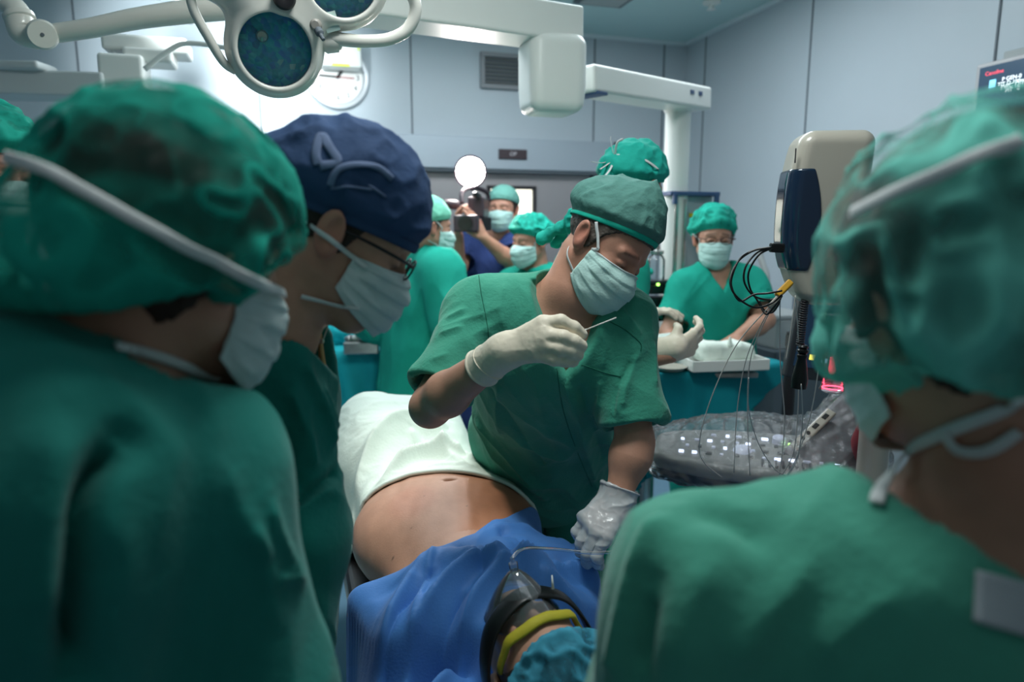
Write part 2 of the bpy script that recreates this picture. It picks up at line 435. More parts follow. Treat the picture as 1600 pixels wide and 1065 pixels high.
M['net_far'] = veil('bright_teal_net_cap', srgb(40, 170, 150), .6, .95, 22)
M['net_blue'] = veil('blue_net_cap', srgb(70, 150, 175), .35, .85, 24)
M['mask'] = mat('mask_paper', srgb(188, 222, 216), .85, bump=.25, bscale=220, spec=.2)
M['mask_white'] = mat('white_mask_paper', srgb(200, 212, 212), .85, bump=.2, bscale=160, spec=.2)
M['strap'] = mat('white_strap', srgb(212, 214, 214), .8)
M['skin'] = mat('skin', srgb(188, 138, 116), .5, var=.06, vscale=30, bump=.12, bscale=220, tone=True, sss=.0)
M['hair'] = mat('grey_brown_hair', srgb(80, 72, 66), .6, var=.5, vscale=60, bump=.6, bscale=180)
M['hair_dark'] = mat('dark_hair', srgb(50, 36, 28), .6, var=.4, vscale=50)
M['glove'] = mat('latex_glove', srgb(226, 214, 194), .45, var=.04, vscale=40, bump=.12, bscale=120, spec=.4)
M['drape_blue'] = mat('blue_surgical_drape', srgb(66, 120, 188), .6, var=.05, vscale=8, bump=.15, bscale=200, spec=.35, sheen=.1)
M['drape_white'] = mat('white_cotton_sheet', srgb(226, 236, 226), .9, var=.02, vscale=6, bump=.3, bscale=150, spec=.2)
M['drape_teal'] = mat('teal_cloth_drape', srgb(20, 140, 152), .8, var=.08, vscale=6, bump=.2, bscale=120, spec=.2)
M['plastic'] = sheet('clear_plastic_wrap', (.95, .96, .98), .03, .14, .9, 46, .10)
M['clear'] = sheet('clear_mask_plastic', (.93, .96, .98), .05, .08, .1, 10, .07)

# ================================================================ THE ROOM
def wall_quad(name, a, b, c, d, m):
    n = unit(np.cross(b - a, d - a)); th = .06
    v = [a, b, c, d, a + n * -th, b + n * -th, c + n * -th, d + n * -th]
    f = [(0, 1, 2, 3), (7, 6, 5, 4), (0, 4, 5, 1), (1, 5, 6, 2), (2, 6, 7, 3), (3, 7, 4, 0)]
    return tag(mesh(name, v, f, m, smooth=False), kind='structure')
UL, VF = -3.3, -1.6
wall_quad('floor', W(UL, VF, 0), W(WALL_U, VF, 0), W(WALL_U, WALL_V, 0), W(UL, WALL_V, 0), M['floor'])
wall_quad('ceiling', W(UL, VF, CEIL), W(UL, WALL_V, CEIL), W(WALL_U, WALL_V, CEIL), W(WALL_U, VF, CEIL), M['ceil'])
wall_quad('wall_right', W(WALL_U, VF, 0), W(WALL_U, VF, CEIL), W(WALL_U, WALL_V, CEIL), W(WALL_U, WALL_V, 0), M['wall'])
wall_quad('wall_left', W(UL, VF, 0), W(UL, WALL_V, 0), W(UL, WALL_V, CEIL), W(UL, VF, CEIL), M['wall'])
# back wall with the lit opening of the door window cut through
wu0, wz0 = on_back(762, 397); wu1, wz1 = on_back(827, 297)
def back_panel(u0, u1, z0, z1, bm): add_box(bm, W((u0 + u1) / 2, WALL_V + .03, (z0 + z1) / 2), (u1 - u0, .06, z1 - z0), ROOM)
bm = bmesh.new(); back_panel(UL, wu0, 0, CEIL, bm); back_panel(wu1, WALL_U, 0, CEIL, bm); back_panel(wu0, wu1, 0, wz0, bm); back_panel(wu0, wu1, wz1, CEIL, bm)
tag(bm_obj('wall_back', bm, M['wall']), kind='structure')
# cove strips where ceiling meets wall
n_ = 0
def trim(c, size, m, R=ROOM):
    global n_; n_ += 1
    return tag(box('trim_%d' % n_, c, size, m, R=R), kind='structure')
trim(W((UL + WALL_U) / 2, WALL_V - .011, CEIL - .011), (WALL_U - UL, .022, .022), M['cove'])
trim(W(WALL_U - .011, (VF + WALL_V) / 2, CEIL - .011), (.022, WALL_V - VF, .022), M['cove'])
# panel joints
for x, y in ((118, 60), (643, 150), (928, 150), (1037, 110), (-150, 60), (400, 60)):
    u, z = on_back(x, y); trim(W(u, WALL_V - .001, CEIL / 2), (.009, .006, CEIL), M['seam'])
for x, y in ((1100, 150), (1265, 100), (1560, 45)):
    v, z = on_right(x, y); trim(W(WALL_U - .001, v, CEIL / 2), (.006, .009, CEIL), M['seam'])
# sliding door on the back wall
hu0, hz0 = on_back(560, 262); hu1, hz1 = on_back(945, 226)
du0, du1 = on_back(560, 300)[0], on_back(917, 300)[0]
dz = on_back(800, 266)[1]
bm = bmesh.new(); yv = WALL_V - .045
def dpan(u0, u1, z0, z1): add_box(bm, W((u0 + u1) / 2, yv, (z0 + z1) / 2), (u1 - u0, .05, z1 - z0), ROOM)
dpan(du0, wu0, .01, dz); dpan(wu1, du1, .01, dz); dpan(wu0, wu1, .01, wz0); dpan(wu0, wu1, wz1, dz)
door = tag(bm_obj('door_1', bm, M['door']), kind='structure')
fw = .022; bm = bmesh.new()
for c, s in (((wu0 - fw / 2, (wz0 + wz1) / 2), (fw, wz1 - wz0 + 2 * fw)), ((wu1 + fw / 2, (wz0 + wz1) / 2), (fw, wz1 - wz0 + 2 * fw))):
    add_box(bm, W(c[0], yv - .03, c[1]), (s[0], .02, s[1]), ROOM)
for zc in (wz0 - fw / 2, wz1 + fw / 2): add_box(bm, W((wu0 + wu1) / 2, yv - .03, zc), (wu1 - wu0 + 2 * fw, .02, fw), ROOM)
bm_obj('window_frame', bm, M['dark'], door)
pane = box('window_pane', W((wu0 + wu1) / 2, yv, (wz0 + wz1) / 2), (wu1 - wu0, .008, wz1 - wz0), mat('lit_door_window', (1, 1, .9), .3, emit=(1.0, .97, .80), es=1.5), door, ROOM)
box('door_edge', W(du1 + .006, yv - .005, dz / 2), (.02, .06, dz), M['dark'], door, ROOM)
hd = thing('door_header', 'long grey housing above the sliding door carrying a dark sign', 'door header', W(hu0, WALL_V - .1, hz0))
box('housing', W((hu0 + hu1) / 2, WALL_V - .075, (hz0 + hz1) / 2), (hu1 - hu0, .15, hz1 - hz0), M['header'], hd, ROOM, .006)
box('end_seal', W(hu1 + .008, WALL_V - .075, (hz0 + hz1) / 2), (.016, .15, hz1 - hz0), M['dark'], hd, ROOM)
box('lower_lip', W((hu0 + hu1) / 2, WALL_V - .075, hz0 - .008), (hu1 - hu0, .12, .016), M['seam'], hd, ROOM)
su, sz = on_back(801, 241, .15); sw = .095
sg = box('sign', W(su, WALL_V - .156, sz), (sw * 2, .012, .062), mat('sign_brown', srgb(58, 46, 52), .4), hd, ROOM, .003)
RB = np.stack([RE, A(0, 0, 1), -RN], 1)        # lettering facing into the room from the back wall
text('lettering', 'OP', W(su, WALL_V - .163, sz), RB, .035, mat('pale_letter', srgb(200, 195, 200), .5), sg)
# air grille
a0, a1 = on_back(750, 138), on_back(838, 88)
vg = thing('wall_vent', 'rectangular grey air grille set in the back wall behind the boom housing', 'vent', W(a0[0], WALL_V - .03, a0[1]))
uc, zc, uw, zh = (a0[0] + a1[0]) / 2, (a0[1] + a1[1]) / 2, a1[0] - a0[0], a1[1] - a0[1]
bm = bmesh.new(); t = .028
for s in (-1, 1):
    add_box(bm, W(uc, WALL_V - .015, zc + s * (zh - t) / 2), (uw, .03, t), ROOM, .003); add_box(bm, W(uc + s * (uw - t) / 2, WALL_V - .015, zc), (t, .03, zh - 2 * t), ROOM, .003)
bm_obj('frame', bm, mat('vent_frame', srgb(140, 142, 146), .5), vg)
box('backing', W(uc, WALL_V - .004, zc), (uw - 2 * t, .006, zh - 2 * t), M['seam'], vg, ROOM)
for k in range(7):
    bmz = bmesh.new(); zz = zc - (zh - 2 * t) / 2 + (k + .5) * (zh - 2 * t) / 7
    R = ROOM @ np.array([[1, 0, 0], [0, math.cos(.6), -math.sin(.6)], [0, math.sin(.6), math.cos(.6)]])
    add_box(bmz, W(uc, WALL_V - .016, zz), (uw - 2 * t, .016, .003), R); bm_obj('slat', bmz, mat('vent_slat', srgb(128, 130, 128), .5) if k == 0 else bpy.data.materials['vent_slat'], vg)
# clock
cu, cz = on_back(527, 122); cc = W(cu, WALL_V, cz); pxm = FPX / (WALL_V / math.cos(math.atan2(0, 1)) * .97)
cr = 45 / FPX * 4.45
RC = np.stack([RE, A(0, 0, 1), -RN], 1)
ck = thing('wall_clock', 'round white analogue clock with grey rim high on the back wall', 'clock', cc)
lathe('rim', cc, [(cr, 0), (cr, .03), (cr * .97, .042), (cr * .86, .044), (cr * .8, .034)], mat('clock_rim', srgb(200, 204, 208), .3, metal=.3), ck, RC, 56, cap=False)
fc_ = lathe('face', cc, [(cr * .8, .03), (0, .0301)], mat('clock_face', srgb(244, 244, 242), .5), ck, RC, 56)
inkm = mat('clock_ink', srgb(24, 24, 28), .5)
for h_ in range(1, 13):
    a = math.radians(90 - 30 * h_); text('numeral', str(h_), cc + RC @ A(math.cos(a) * cr * .64, math.sin(a) * cr * .64, .032), RC, cr * .24, inkm, fc_)
def hand_bar(name, ang, ln, wd, m):
    a = math.radians(90 - ang); d = A(math.cos(a), math.sin(a), 0); R = np.stack([RC @ d, RC @ A(-d[1], d[0], 0), RC @ A(0, 0, 1)], 1)
    box(name, cc + RC @ (d * ln * .38) + RC @ A(0, 0, .037), (ln, wd, .002), m, ck, R)
hand_bar('minute_hand', 272, cr * .66, .012, inkm); hand_bar('hour_hand', 35, cr * .5, .016, inkm); hand_bar('second_hand', 92, cr * .6, .006, mat('red_hand', srgb(170, 40, 40), .5))
# ceiling air outlet and sprinkler
p = on_z(950, -8, CEIL)
vo = thing('ceiling_vent', 'dark rimmed ceiling air outlet at the top edge of the view', 'vent', p)
R2 = ROOM
box('frame', p + A(0, 0, -.008), (.30, .30, .016), M['seam'], vo, R2, .004)
box('grille', p + A(0, 0, -.019), (.24, .24, .006), mat('grille_pale', srgb(170, 176, 176), .5), vo, R2)
p = on_z(1112, 2, CEIL)
sp = thing('ceiling_detector', 'small white ceiling fitting near the right wall', 'smoke detector', p)
lathe('base', p, [(0, 0), (.05, 0), (.05, -.012), (.02, -.02)][::-1], M['white'], sp)
lathe('nozzle', p, [(.016, -.018), (.016, -.04), (.028, -.044), (0, -.05)][::-1], M['white'], sp, n=20)
# glare: the white box above the clock carries yellow marks
bu, bz = on_back(532, 84, .13)
wb = thing('wall_dispenser', 'white wall box with yellow marks mounted above the clock', 'wall box', W(bu, WALL_V - .2, bz))
box('bracket', W(bu, WALL_V - .04, bz), (.10, .08, .10), M['white'], wb, ROOM)
bx = box('body', W(bu, WALL_V - .13, bz), (.23, .12, .17), M['white'], wb, ROOM, .012, 3)
ylw = mat('yellow_mark', srgb(214, 230, 70), .5)
box('label', W(bu - .005, WALL_V - .192, bz - .076), (.10, .003, .014), ylw, bx, ROOM); box('label', W(bu + .10, WALL_V - .192, bz + .03), (.012, .003, .035), ylw, bx, ROOM)

# ================================================================ CEILING BOOMS AND LAMPS
def beam(name, a, b, w_, h_, m, parent, bevel=.012, up=(0, 0, 1)):
    a = np.asarray(a, float); b = np.asarray(b, float); R = frame(b - a, up)
    return box(name, (a + b) / 2, (w_, np.linalg.norm(b - a), h_), m, parent, R, bevel, 3)
# boom carrying the white housing and the pendant column
bo = thing('ceiling_boom', 'white ceiling boom with a big rounded housing, hinged arms and hanging column', 'equipment boom', P(862, 120, 2.45))
upz = A(0, 0, 1)
pa, pb = P(380, -28, 2.0), P(893, 47, 2.52)
beam('upper_arm', pa, pb, .17, .125, M['white'], bo, .01)
box('arm_end_cap', pb + unit(pb - pa) * .012 + A(0, 0, .02), (.05, .012, .05), mat('blue_tag', srgb(40, 90, 160), .4), bo, frame(pb - pa), .002)
hc = P(862, 122, 2.5)
box('joint_block', P(861, 62, 2.5), (.135, .135, .075), M['white'], bo, ROOM, .012, 3)
def housing(p):
    q = (p - hc) @ ROOM; r = np.abs(q) - (A(.108, .10, .142) - .045)
    tap = 1 - .10 * np.clip(-q[:, 2] / .14, 0, 1) ** 2
    q2 = q / tap[:, None]; r = np.abs(q2) - (A(.108, .10, .142) - .045)
    return np.sqrt((np.maximum(r, 0) ** 2).sum(1)) + np.minimum(r.max(1), 0) - .045
sdf_obj('housing', housing, hc - .2, hc + .2, .006, M['white'], bo)
qa, qb = P(905, 125, 2.62), P(1090, 157, 3.2)
beam('lower_arm', qa, qb, .15, .10, M['white'], bo, .012)
bt = mat('blue_trim', srgb(60, 84, 120), .4)
box('arm_band', qa + unit(qb - qa) * .05 - A(0, 0, .053), (.155, .06, .012), bt, bo, frame(qb - qa), .002)
for s in (.80, .88): box('arm_button', qa + (qb - qa) * s + A(0, 0, .012) + unit(np.cross(qb - qa, upz)) * .075, (.006, .03, .018), bt, bo, frame(qb - qa), .001)
cp = P(1060, 176, 3.15)
lathe('column_collar', cp, [(.06, .0), (.085, .04), (.085, .07)], M['white'], bo)
zb = P(1060, 430, 3.15)[2]
lathe('column', A(cp[0], cp[1], 0), [(.058, .62), (.058, cp[2] + .02)], M['white'], bo)
# pendant supply tower on the column
tw = thing('supply_tower', 'tall pale supply tower with blue top rail and yellow label below the boom column', 'equipment tower', A(cp[0], cp[1], .60))
tc_ = P(1066, 400, 3.3); tc_[2] = 0
ztop = P(1066, 306, 3.3)[2]
twm = mat('tower_grey', srgb(176, 182, 188), .4, metal=.2)
box('tower_body', tc_ + A(0.02, 0.04, (ztop + .6) / 2), (.19, .16, ztop - .6), twm, tw, ROOM, .01)
box('top_rail', tc_ + A(0.0, 0, ztop + .004), (.26, .2, .02), bt, tw, ROOM, .004)
for s in (-1, 1): box('rail_hook', tc_ + W(s * .11, -.1, ztop - .02), (.02, .02, .05), bt, tw, ROOM, .003)
for s in (-.10, -.055): lathe('rail_rod', tc_ + W(s, -.10, 0), [(.009, .62), (.009, ztop - .02)], M['metal'], tw, n=12)
box('yellow_label', tc_ + A(0.02, 0.04, 0) + W(-.01, -.083, P(1070, 336, 3.25)[2]), (.045, .004, .018), mat('label_yellow', srgb(224, 186, 30), .5), tw, ROOM)
# left: lamp arm with round joint
la = thing('lamp_spring_arm', 'slender white lamp arm with a round joint at the upper left', 'lamp arm', P(66, 50, 1.75))
v_ = [P(70, 54, 1.75), P(140, 44, 1.75), P(220, 28, 1.75), P(330, 14, 1.75), P(430, 6, 1.75)]
tube('arm', v_, [.023, .024, .026, .030, .030], M['cream'], la, 6, 16)
jn = np.stack([unit(np.cross(A(0, 1, 0), A(0, 0, 1))), A(0, 0, 1), A(0, -1, 0)], 1)
jr = rot_to(unit(P(66, 54, 1) - EYE) * -1)
lathe('joint', P(66, 54, 1.75) - jr[:, 2] * .022, [(.033, 0), (.036, .01), (.036, .06), (.031, .070)], M['cream'], la, jr, 36)
lathe('joint_screw', P(66, 54, 1.75) + jr[:, 2] * .047, [(.005, 0), (.004, .004)], M['seam'], la, jr, 12)
tube('elbow', [P(60, 62, 1.75), P(36, 52, 1.75), P(30, 30, 1.75), P(24, 14, 1.75), P(8, 2, 1.75), P(-20, -14, 1.75)], [.024, .030, .033, .028, .028, .028], M['cream'], la, 6, 18)
lathe('collar', P(29, 24, 1.75), [(.029, -.004), (.036, 0), (.036, .012), (.029, .016)], M['cream'], la, rot_to(P(30, 30, 1.75) - P(24, 14, 1.75)), 30)
# horizontal beams left
lb = thing('wall_side_boom', 'broad horizontal grey boom arm ending in white blocks, upper left', 'equipment boom', P(180, 110, 2.6))
gm = mat('boom_grey', srgb(206, 210, 210), .4)
beam('boom_arm', P(-160, 128, 2.5), P(175, 138, 2.6), .16, .088, gm, lb, .01)
beam('cover', P(-200, 105, 2.5), P(75, 106, 2.5), .12, .03, gm, lb, .012)
box('end_block', P(196, 116, 2.62), (.155, .16, .12), M['white'], lb, ROOM, .014, 3)
box('upper_block', P(232, 75, 2.7), (.30, .16, .06), M['white'], lb, ROOM, .012, 3)
box('swivel_block', P(236, 92, 2.66), (.17, .15, .05), M['white'], lb, ROOM, .012, 3)
box('hook', P(178, 66, 2.66), (.012, .1, .09), M['white'], lb, ROOM, .003)
tube('cable', [P(226, 108, 2.45), P(262, 80, 2.45), P(288, 68, 2.45), P(325, 70, 2.45), P(380, 80, 2.45)], .009, M['white'], lb, 6, 10)
lf = thing('second_lamp_yoke', 'white lamp yoke catching bright light behind the surgical lamp', 'lamp arm', P(255, 100, 2.3))
beam('yoke_arm', P(262, 20, 2.9), P(300, 24, 2.9), .08, .06, M['white'], lf, .01)
beam('yoke_drop', P(281, -30, 2.9), P(281, 30, 2.9), .03, .03, M['white'], lf, .008, (0, 1, 0))

# ---------------------------------------------------------------- surgical lamp with its pods
LC = P(430, 78, 1.5)
LW = -unit(P(432, 60, 1) - EYE)                    # towards the camera
LW = unit(LW + A(.02, 0, -.10)); LU = unit(A(0.10, 0, 1) - LW * (A(0.10, 0, 1) @ LW)); LS = np.cross(LU, LW); LR = np.stack([LS, LU, LW], 1)
def LP(x, y, z=0): return LC + LR @ A(x, y, z)
sl = thing('surgical_lamp', 'white three-lobed surgical lamp head with blue-green glass, hanging at the top', 'surgical lamp', LC)
pods = [(0, 0), (-.118, .175), (.128, .168)]
def lampf(p):
    q = (p - LC) @ LR
    def disc(c, r, z, h):
        d = np.sqrt((q[:, 0] - c[0]) ** 2 + (q[:, 1] - c[1]) ** 2); zz = np.abs(q[:, 2] - z)
        a = d - (r - h); b = zz - h * .0
        return np.sqrt(np.maximum(a, 0) ** 2 + np.maximum(zz - .0, 0) ** 2) + np.minimum(a, 0) * 0 - h
    r = None
    for c in pods:
        v = disc(c, .106, -.03, .036); r = v if r is None else smin(r, v, .05)
    v = disc((0.012, .118), .10, -.032, .034); r = smin(r, v, .06)
    for c in pods:   # reflector wells and their soft rims
        d = np.sqrt((q[:, 0] - c[0]) ** 2 + (q[:, 1] - c[1]) ** 2)
        ring = np.sqrt((d - .083) ** 2 + (q[:, 2] - .004) ** 2) - .006; r = smin(r, ring, .014)
        r = smax(r, -np.maximum(d - .0765, -(q[:, 2] + .050)), .004)
    d = np.sqrt((q[:, 0] - .012) ** 2 + (q[:, 1] - .108) ** 2)
    ring = np.sqrt((d - .030) ** 2 + (q[:, 2] - .004) ** 2) - .005; r = smin(r, ring, .012)
    return r
shell = sdf_obj('lamp_housing', lampf, LC - A(.32, .2, .2), LC + A(.34, .2, .45), .0032, M['cream'], sl)
# reflectors: facetted teal dish behind a clear glass
rm = bpy.data.materials.new('teal_reflector'); rm.use_nodes = True; nt = rm.node_tree; b = nt.nodes['Principled BSDF']
tcn = nt.nodes.new('ShaderNodeTexCoord'); mpn = nt.nodes.new('ShaderNodeMapping'); vo_ = nt.nodes.new('ShaderNodeTexVoronoi'); vo_.inputs['Scale'].default_value = 1
mpn.inputs['Scale'].default_value = (90, 26, 90); mpn.inputs['Rotation'].default_value = (0, .6, .7)
nt.links.new(tcn.outputs['Object'], mpn.inputs[0]); nt.links.new(mpn.outputs[0], vo_.inputs['Vector'])
cr_ = nt.nodes.new('ShaderNodeValToRGB'); e = cr_.color_ramp.elements; e[0].color = srgb(0, 120, 175); e[1].color = srgb(235, 255, 245); e.new(.35).color = srgb(20, 195, 205); e.new(.6).color = srgb(30, 150, 215); e.new(.85).color = srgb(60, 215, 215)
nt.links.new(vo_.outputs['Color'], cr_.inputs[0]); nt.links.new(cr_.outputs[0], b.inputs['Base Color'])
bpn = nt.nodes.new('ShaderNodeBump'); bpn.inputs['Strength'].default_value = .7; bpn.inputs['Distance'].default_value = .004; nt.links.new(vo_.outputs['Distance'], bpn.inputs['Height']); nt.links.new(bpn.outputs[0], b.inputs['Normal'])
b.inputs['Metallic'].default_value = .1; b.inputs['Roughness'].default_value = .2
glassm = sheet('lamp_glass', (.97, 1.0, 1.0), .01, .03, 0.0, 5, .03)
for i, c in enumerate(pods):
    pr = [(.0762, -.006), (.074, -.011), (.066, -.017), (.05, -.023), (.03, -.027), (0, -.028)]
    dish = lathe('reflector', LP(*c), pr, rm, sl, LR, 64, cap=False)
    lathe('lamp_glass', LP(*c), [(.0765, -.002), (.05, .0005), (0, .002)], glassm, sl, LR, 64, cap=False)
    lathe('bezel', LP(*c), [(.0765, -.012), (.0765, .002), (.0790, .004), (.0800, .0)], M['seam'], sl, LR, 64, cap=False)
    blb = lathe('bulb', LP(c[0] - .028, c[1] + .022), [(.004, -.026), (.010, -.021), (.013, -.014), (.010, -.008), (0, -.005)], mat('bulb_glass', srgb(190, 205, 190), .1, metal=.6) if i == 0 else bpy.data.materials['bulb_glass'], sl, LR, 24)
lathe('centre_grip', LP(.012, .108), [(.0235, -.01), (.0235, .030), (.019, .036), (.008, .037), (0, .034)], M['dark'], sl, LR, 32)
# side handles
hp = [LP(-.135, .150, -.02), LP(-.168, .105, -.015), LP(-.166, .055, -.01), LP(-.135, .0, -.01), LP(-.105, -.045, -.015), LP(-.08, -.062, -.02)]
tube('side_handle', hp, [.008, .009, .010, .010, .009, .007], M['cream'], sl, 8, 12)
tube('side_handle', [LP(.105, .045, -.02), LP(.135, .046, -.012), LP(.185, .052, -.0), LP(.245, .068, .0), LP(.285, .10, .0), LP(.292, .15, .0), LP(.25, .2, 0)], [.016, .015, .014, .014, .014, .014, .014], M['cream'], sl, 8, 16)
lathe('handle_socket', LP(.118, .036, -.024), [(.018, -.02), (.024, -.012), (.024, .014), (.017, .022)], M['cream'], sl, LR @ frame((0, 0, 1), (1, .3, 0)), 28)
kn = LP(.078, .068, .004)
lathe('knob', kn, [(.016, -.01), (.017, .006), (.013, .014), (.008, .018), (0, .018)], mat('knob_grey', srgb(150, 146, 140), .4), sl, LR, 28)
kd = LR @ unit(A(.5, -.7, .9))
lathe('plug', kn + kd * .012, [(.009, 0), (.009, .016), (.005, .020), (.004, .034), (0, .035)], M['seam'], sl, rot_to(kd), 20)
lab = box('rating_label', LP(.112, .079, .0055), (.030, .040, .001), mat('label_pale', srgb(180, 206, 200), .6), sl, LR @ np.array([[math.cos(.4), -math.sin(.4), 0], [math.sin(.4), math.cos(.4), 0], [0, 0, 1]]))

# ================================================================ PEOPLE
def head_prims():
    E = []
    E.append((ell((0, -.014, .036), (.0765, .098, .088)), .01))
    E.append((ell((0, .030, -.028), (.060, .064, .086)), .035))
    for s in (-1, 1):
        E.append((cone((s * .047, .0, -.055), (s * .016, .066, -.097), .022, .019), .03))
        E.append((ell((s * .040, .062, -.034), (.022, .020, .024)), .02))
        E.append((cone((s * .014, .088, .020), (s * .045, .072, .018), .008, .007), .014))
    E.append((cone((-.008, .074, -.099), (.008, .074, -.099), .018), .02))
    E.append((cone((0, .088, .004), (0, .110, -.036), .0085, .0125), .012))
    for s in (-1, 1): E.append((ell((s * .0135, .101, -.040), (.0085, .010, .008)), .006))
    E.append((ell((0, .090, -.066), (.024, .010, .006)), .008)); E.append((ell((0, .088, -.075), (.020, .010, .006)), .006))
    return E
_HP = head_prims()
_EAR = [[(ell((s * .083, -.010, -.012), (.007, .018, .032), frame((0, 1, .15), (s * .25, 0, 1))), .01),
         (ell((s * .079, -.004, -.030), (.008, .010, .012)), .008)] for s in (-1, 1)]
def head_local(q, ears=True):
    r = None
    for f, k in _HP:
        v = f(q); r = v if r is None else smin(r, v, k)
    for s in (-1, 1):
        r = smax(r, -(np.sqrt(((q - A(s * .032, .102, -.004)) ** 2).sum(1)) - .019), .014)
        r = smin(r, ell((s * .032, .0765, -.004), (.0145, .0135, .0125))(q), .004)
        r = smax(r, -ell((s * .032, .0925, -.0075), (.015, .0022, .0016))(q), .002)     # lid line
    if ears:
        for s in (0, 1):
            for f, k in _EAR[s]: r = smin(r, f(q), k)
        for s in (-1, 1): r = smax(r, -ell((s * .0915, -.006, -.008), (.006, .010, .018))(q), .004)
    return r
class Head:
    def __init__(s, c, F, U=(0, 0, 1), k=1.0):
        s.c = np.asarray(c, float); s.R = frame(F, U); s.k = k
    def loc(s, p): return (p - s.c) @ s.R / s.k
    def w(s, *v): return s.c + s.R @ A(*v) * s.k
    def f(s, ears=True): return lambda p: head_local(s.loc(p), ears) * s.k

def hand_bones(wr, d, pn, side, curl=(.5, .55, .6, .65), thumb=.4, sc=1.0, spread=.06, tips=None):
    """bones of a hand: d towards the fingers, pn out of the palm, side (+1/-1) where the thumb is along cross(d, pn)"""
    d = unit(d); pn = unit(pn - d * (np.asarray(pn) @ d)); t = unit(np.cross(d, pn)) * side; B = []
    K = []
    for i, (off, ln) in enumerate(((.030, .088), (.010, .092), (-.011, .087), (-.030, .078))):
        k = wr + (d * ln + t * off) * sc; K.append(k)
        B.append((wr + (d * .012 + t * off * .55) * sc, k, .0135 * sc, .0115 * sc, 'palm'))
    for i, (ln, r) in enumerate(((.044, .0092), (.049, .0094), (.045, .0088), (.034, .0078))):
        a = K[i]; ang = 0; dd = unit(d + t * spread * (1.2 - .8 * i))
        for j, (fr, cf) in enumerate(((1, .55), (.62, .9), (.5, .6))):
            ang += curl[i] * cf; v = dd * math.cos(ang) + pn * math.sin(ang); b = a + v * ln * fr * sc
            B.append((a, b, r * sc * (1 - .06 * j), r * sc * (.94 - .08 * j), 'f%d' % i)); a = b
    a = wr + (d * .022 + t * .026 + pn * .006) * sc; b = a + unit(d * .75 + t * .62 + pn * .35) * .042 * sc
    v = unit(d * .9 + t * (.42 - thumb) + pn * (.3 + thumb * .8)); c = b + v * .033 * sc; e = c + unit(v + pn * thumb * .5) * .026 * sc
    B += [(a, b, .0155 * sc, .012 * sc, 'th'), (b, c, .0112 * sc, .0105 * sc, 'th'), (c, e, .0105 * sc, .0085 * sc, 'th')]
    return B
def hand_f(B, grow=0.):
    G = {}
    for a, b, ra, rb, g in B: G.setdefault(g, []).append(cone(a, b, ra + grow, rb + grow))
    def f(p):
        r = None
        for g in ('palm', 'th', 'f0', 'f1', 'f2', 'f3'):
            if g not in G: continue
            v = None
            for q in G[g]:
                x = q(p); v = x if v is None else smin(v, x, .016 if g == 'palm' else .004)
            r = v if r is None else smin(r, v, .012 if g == 'th' else .005)
        return r
    return f

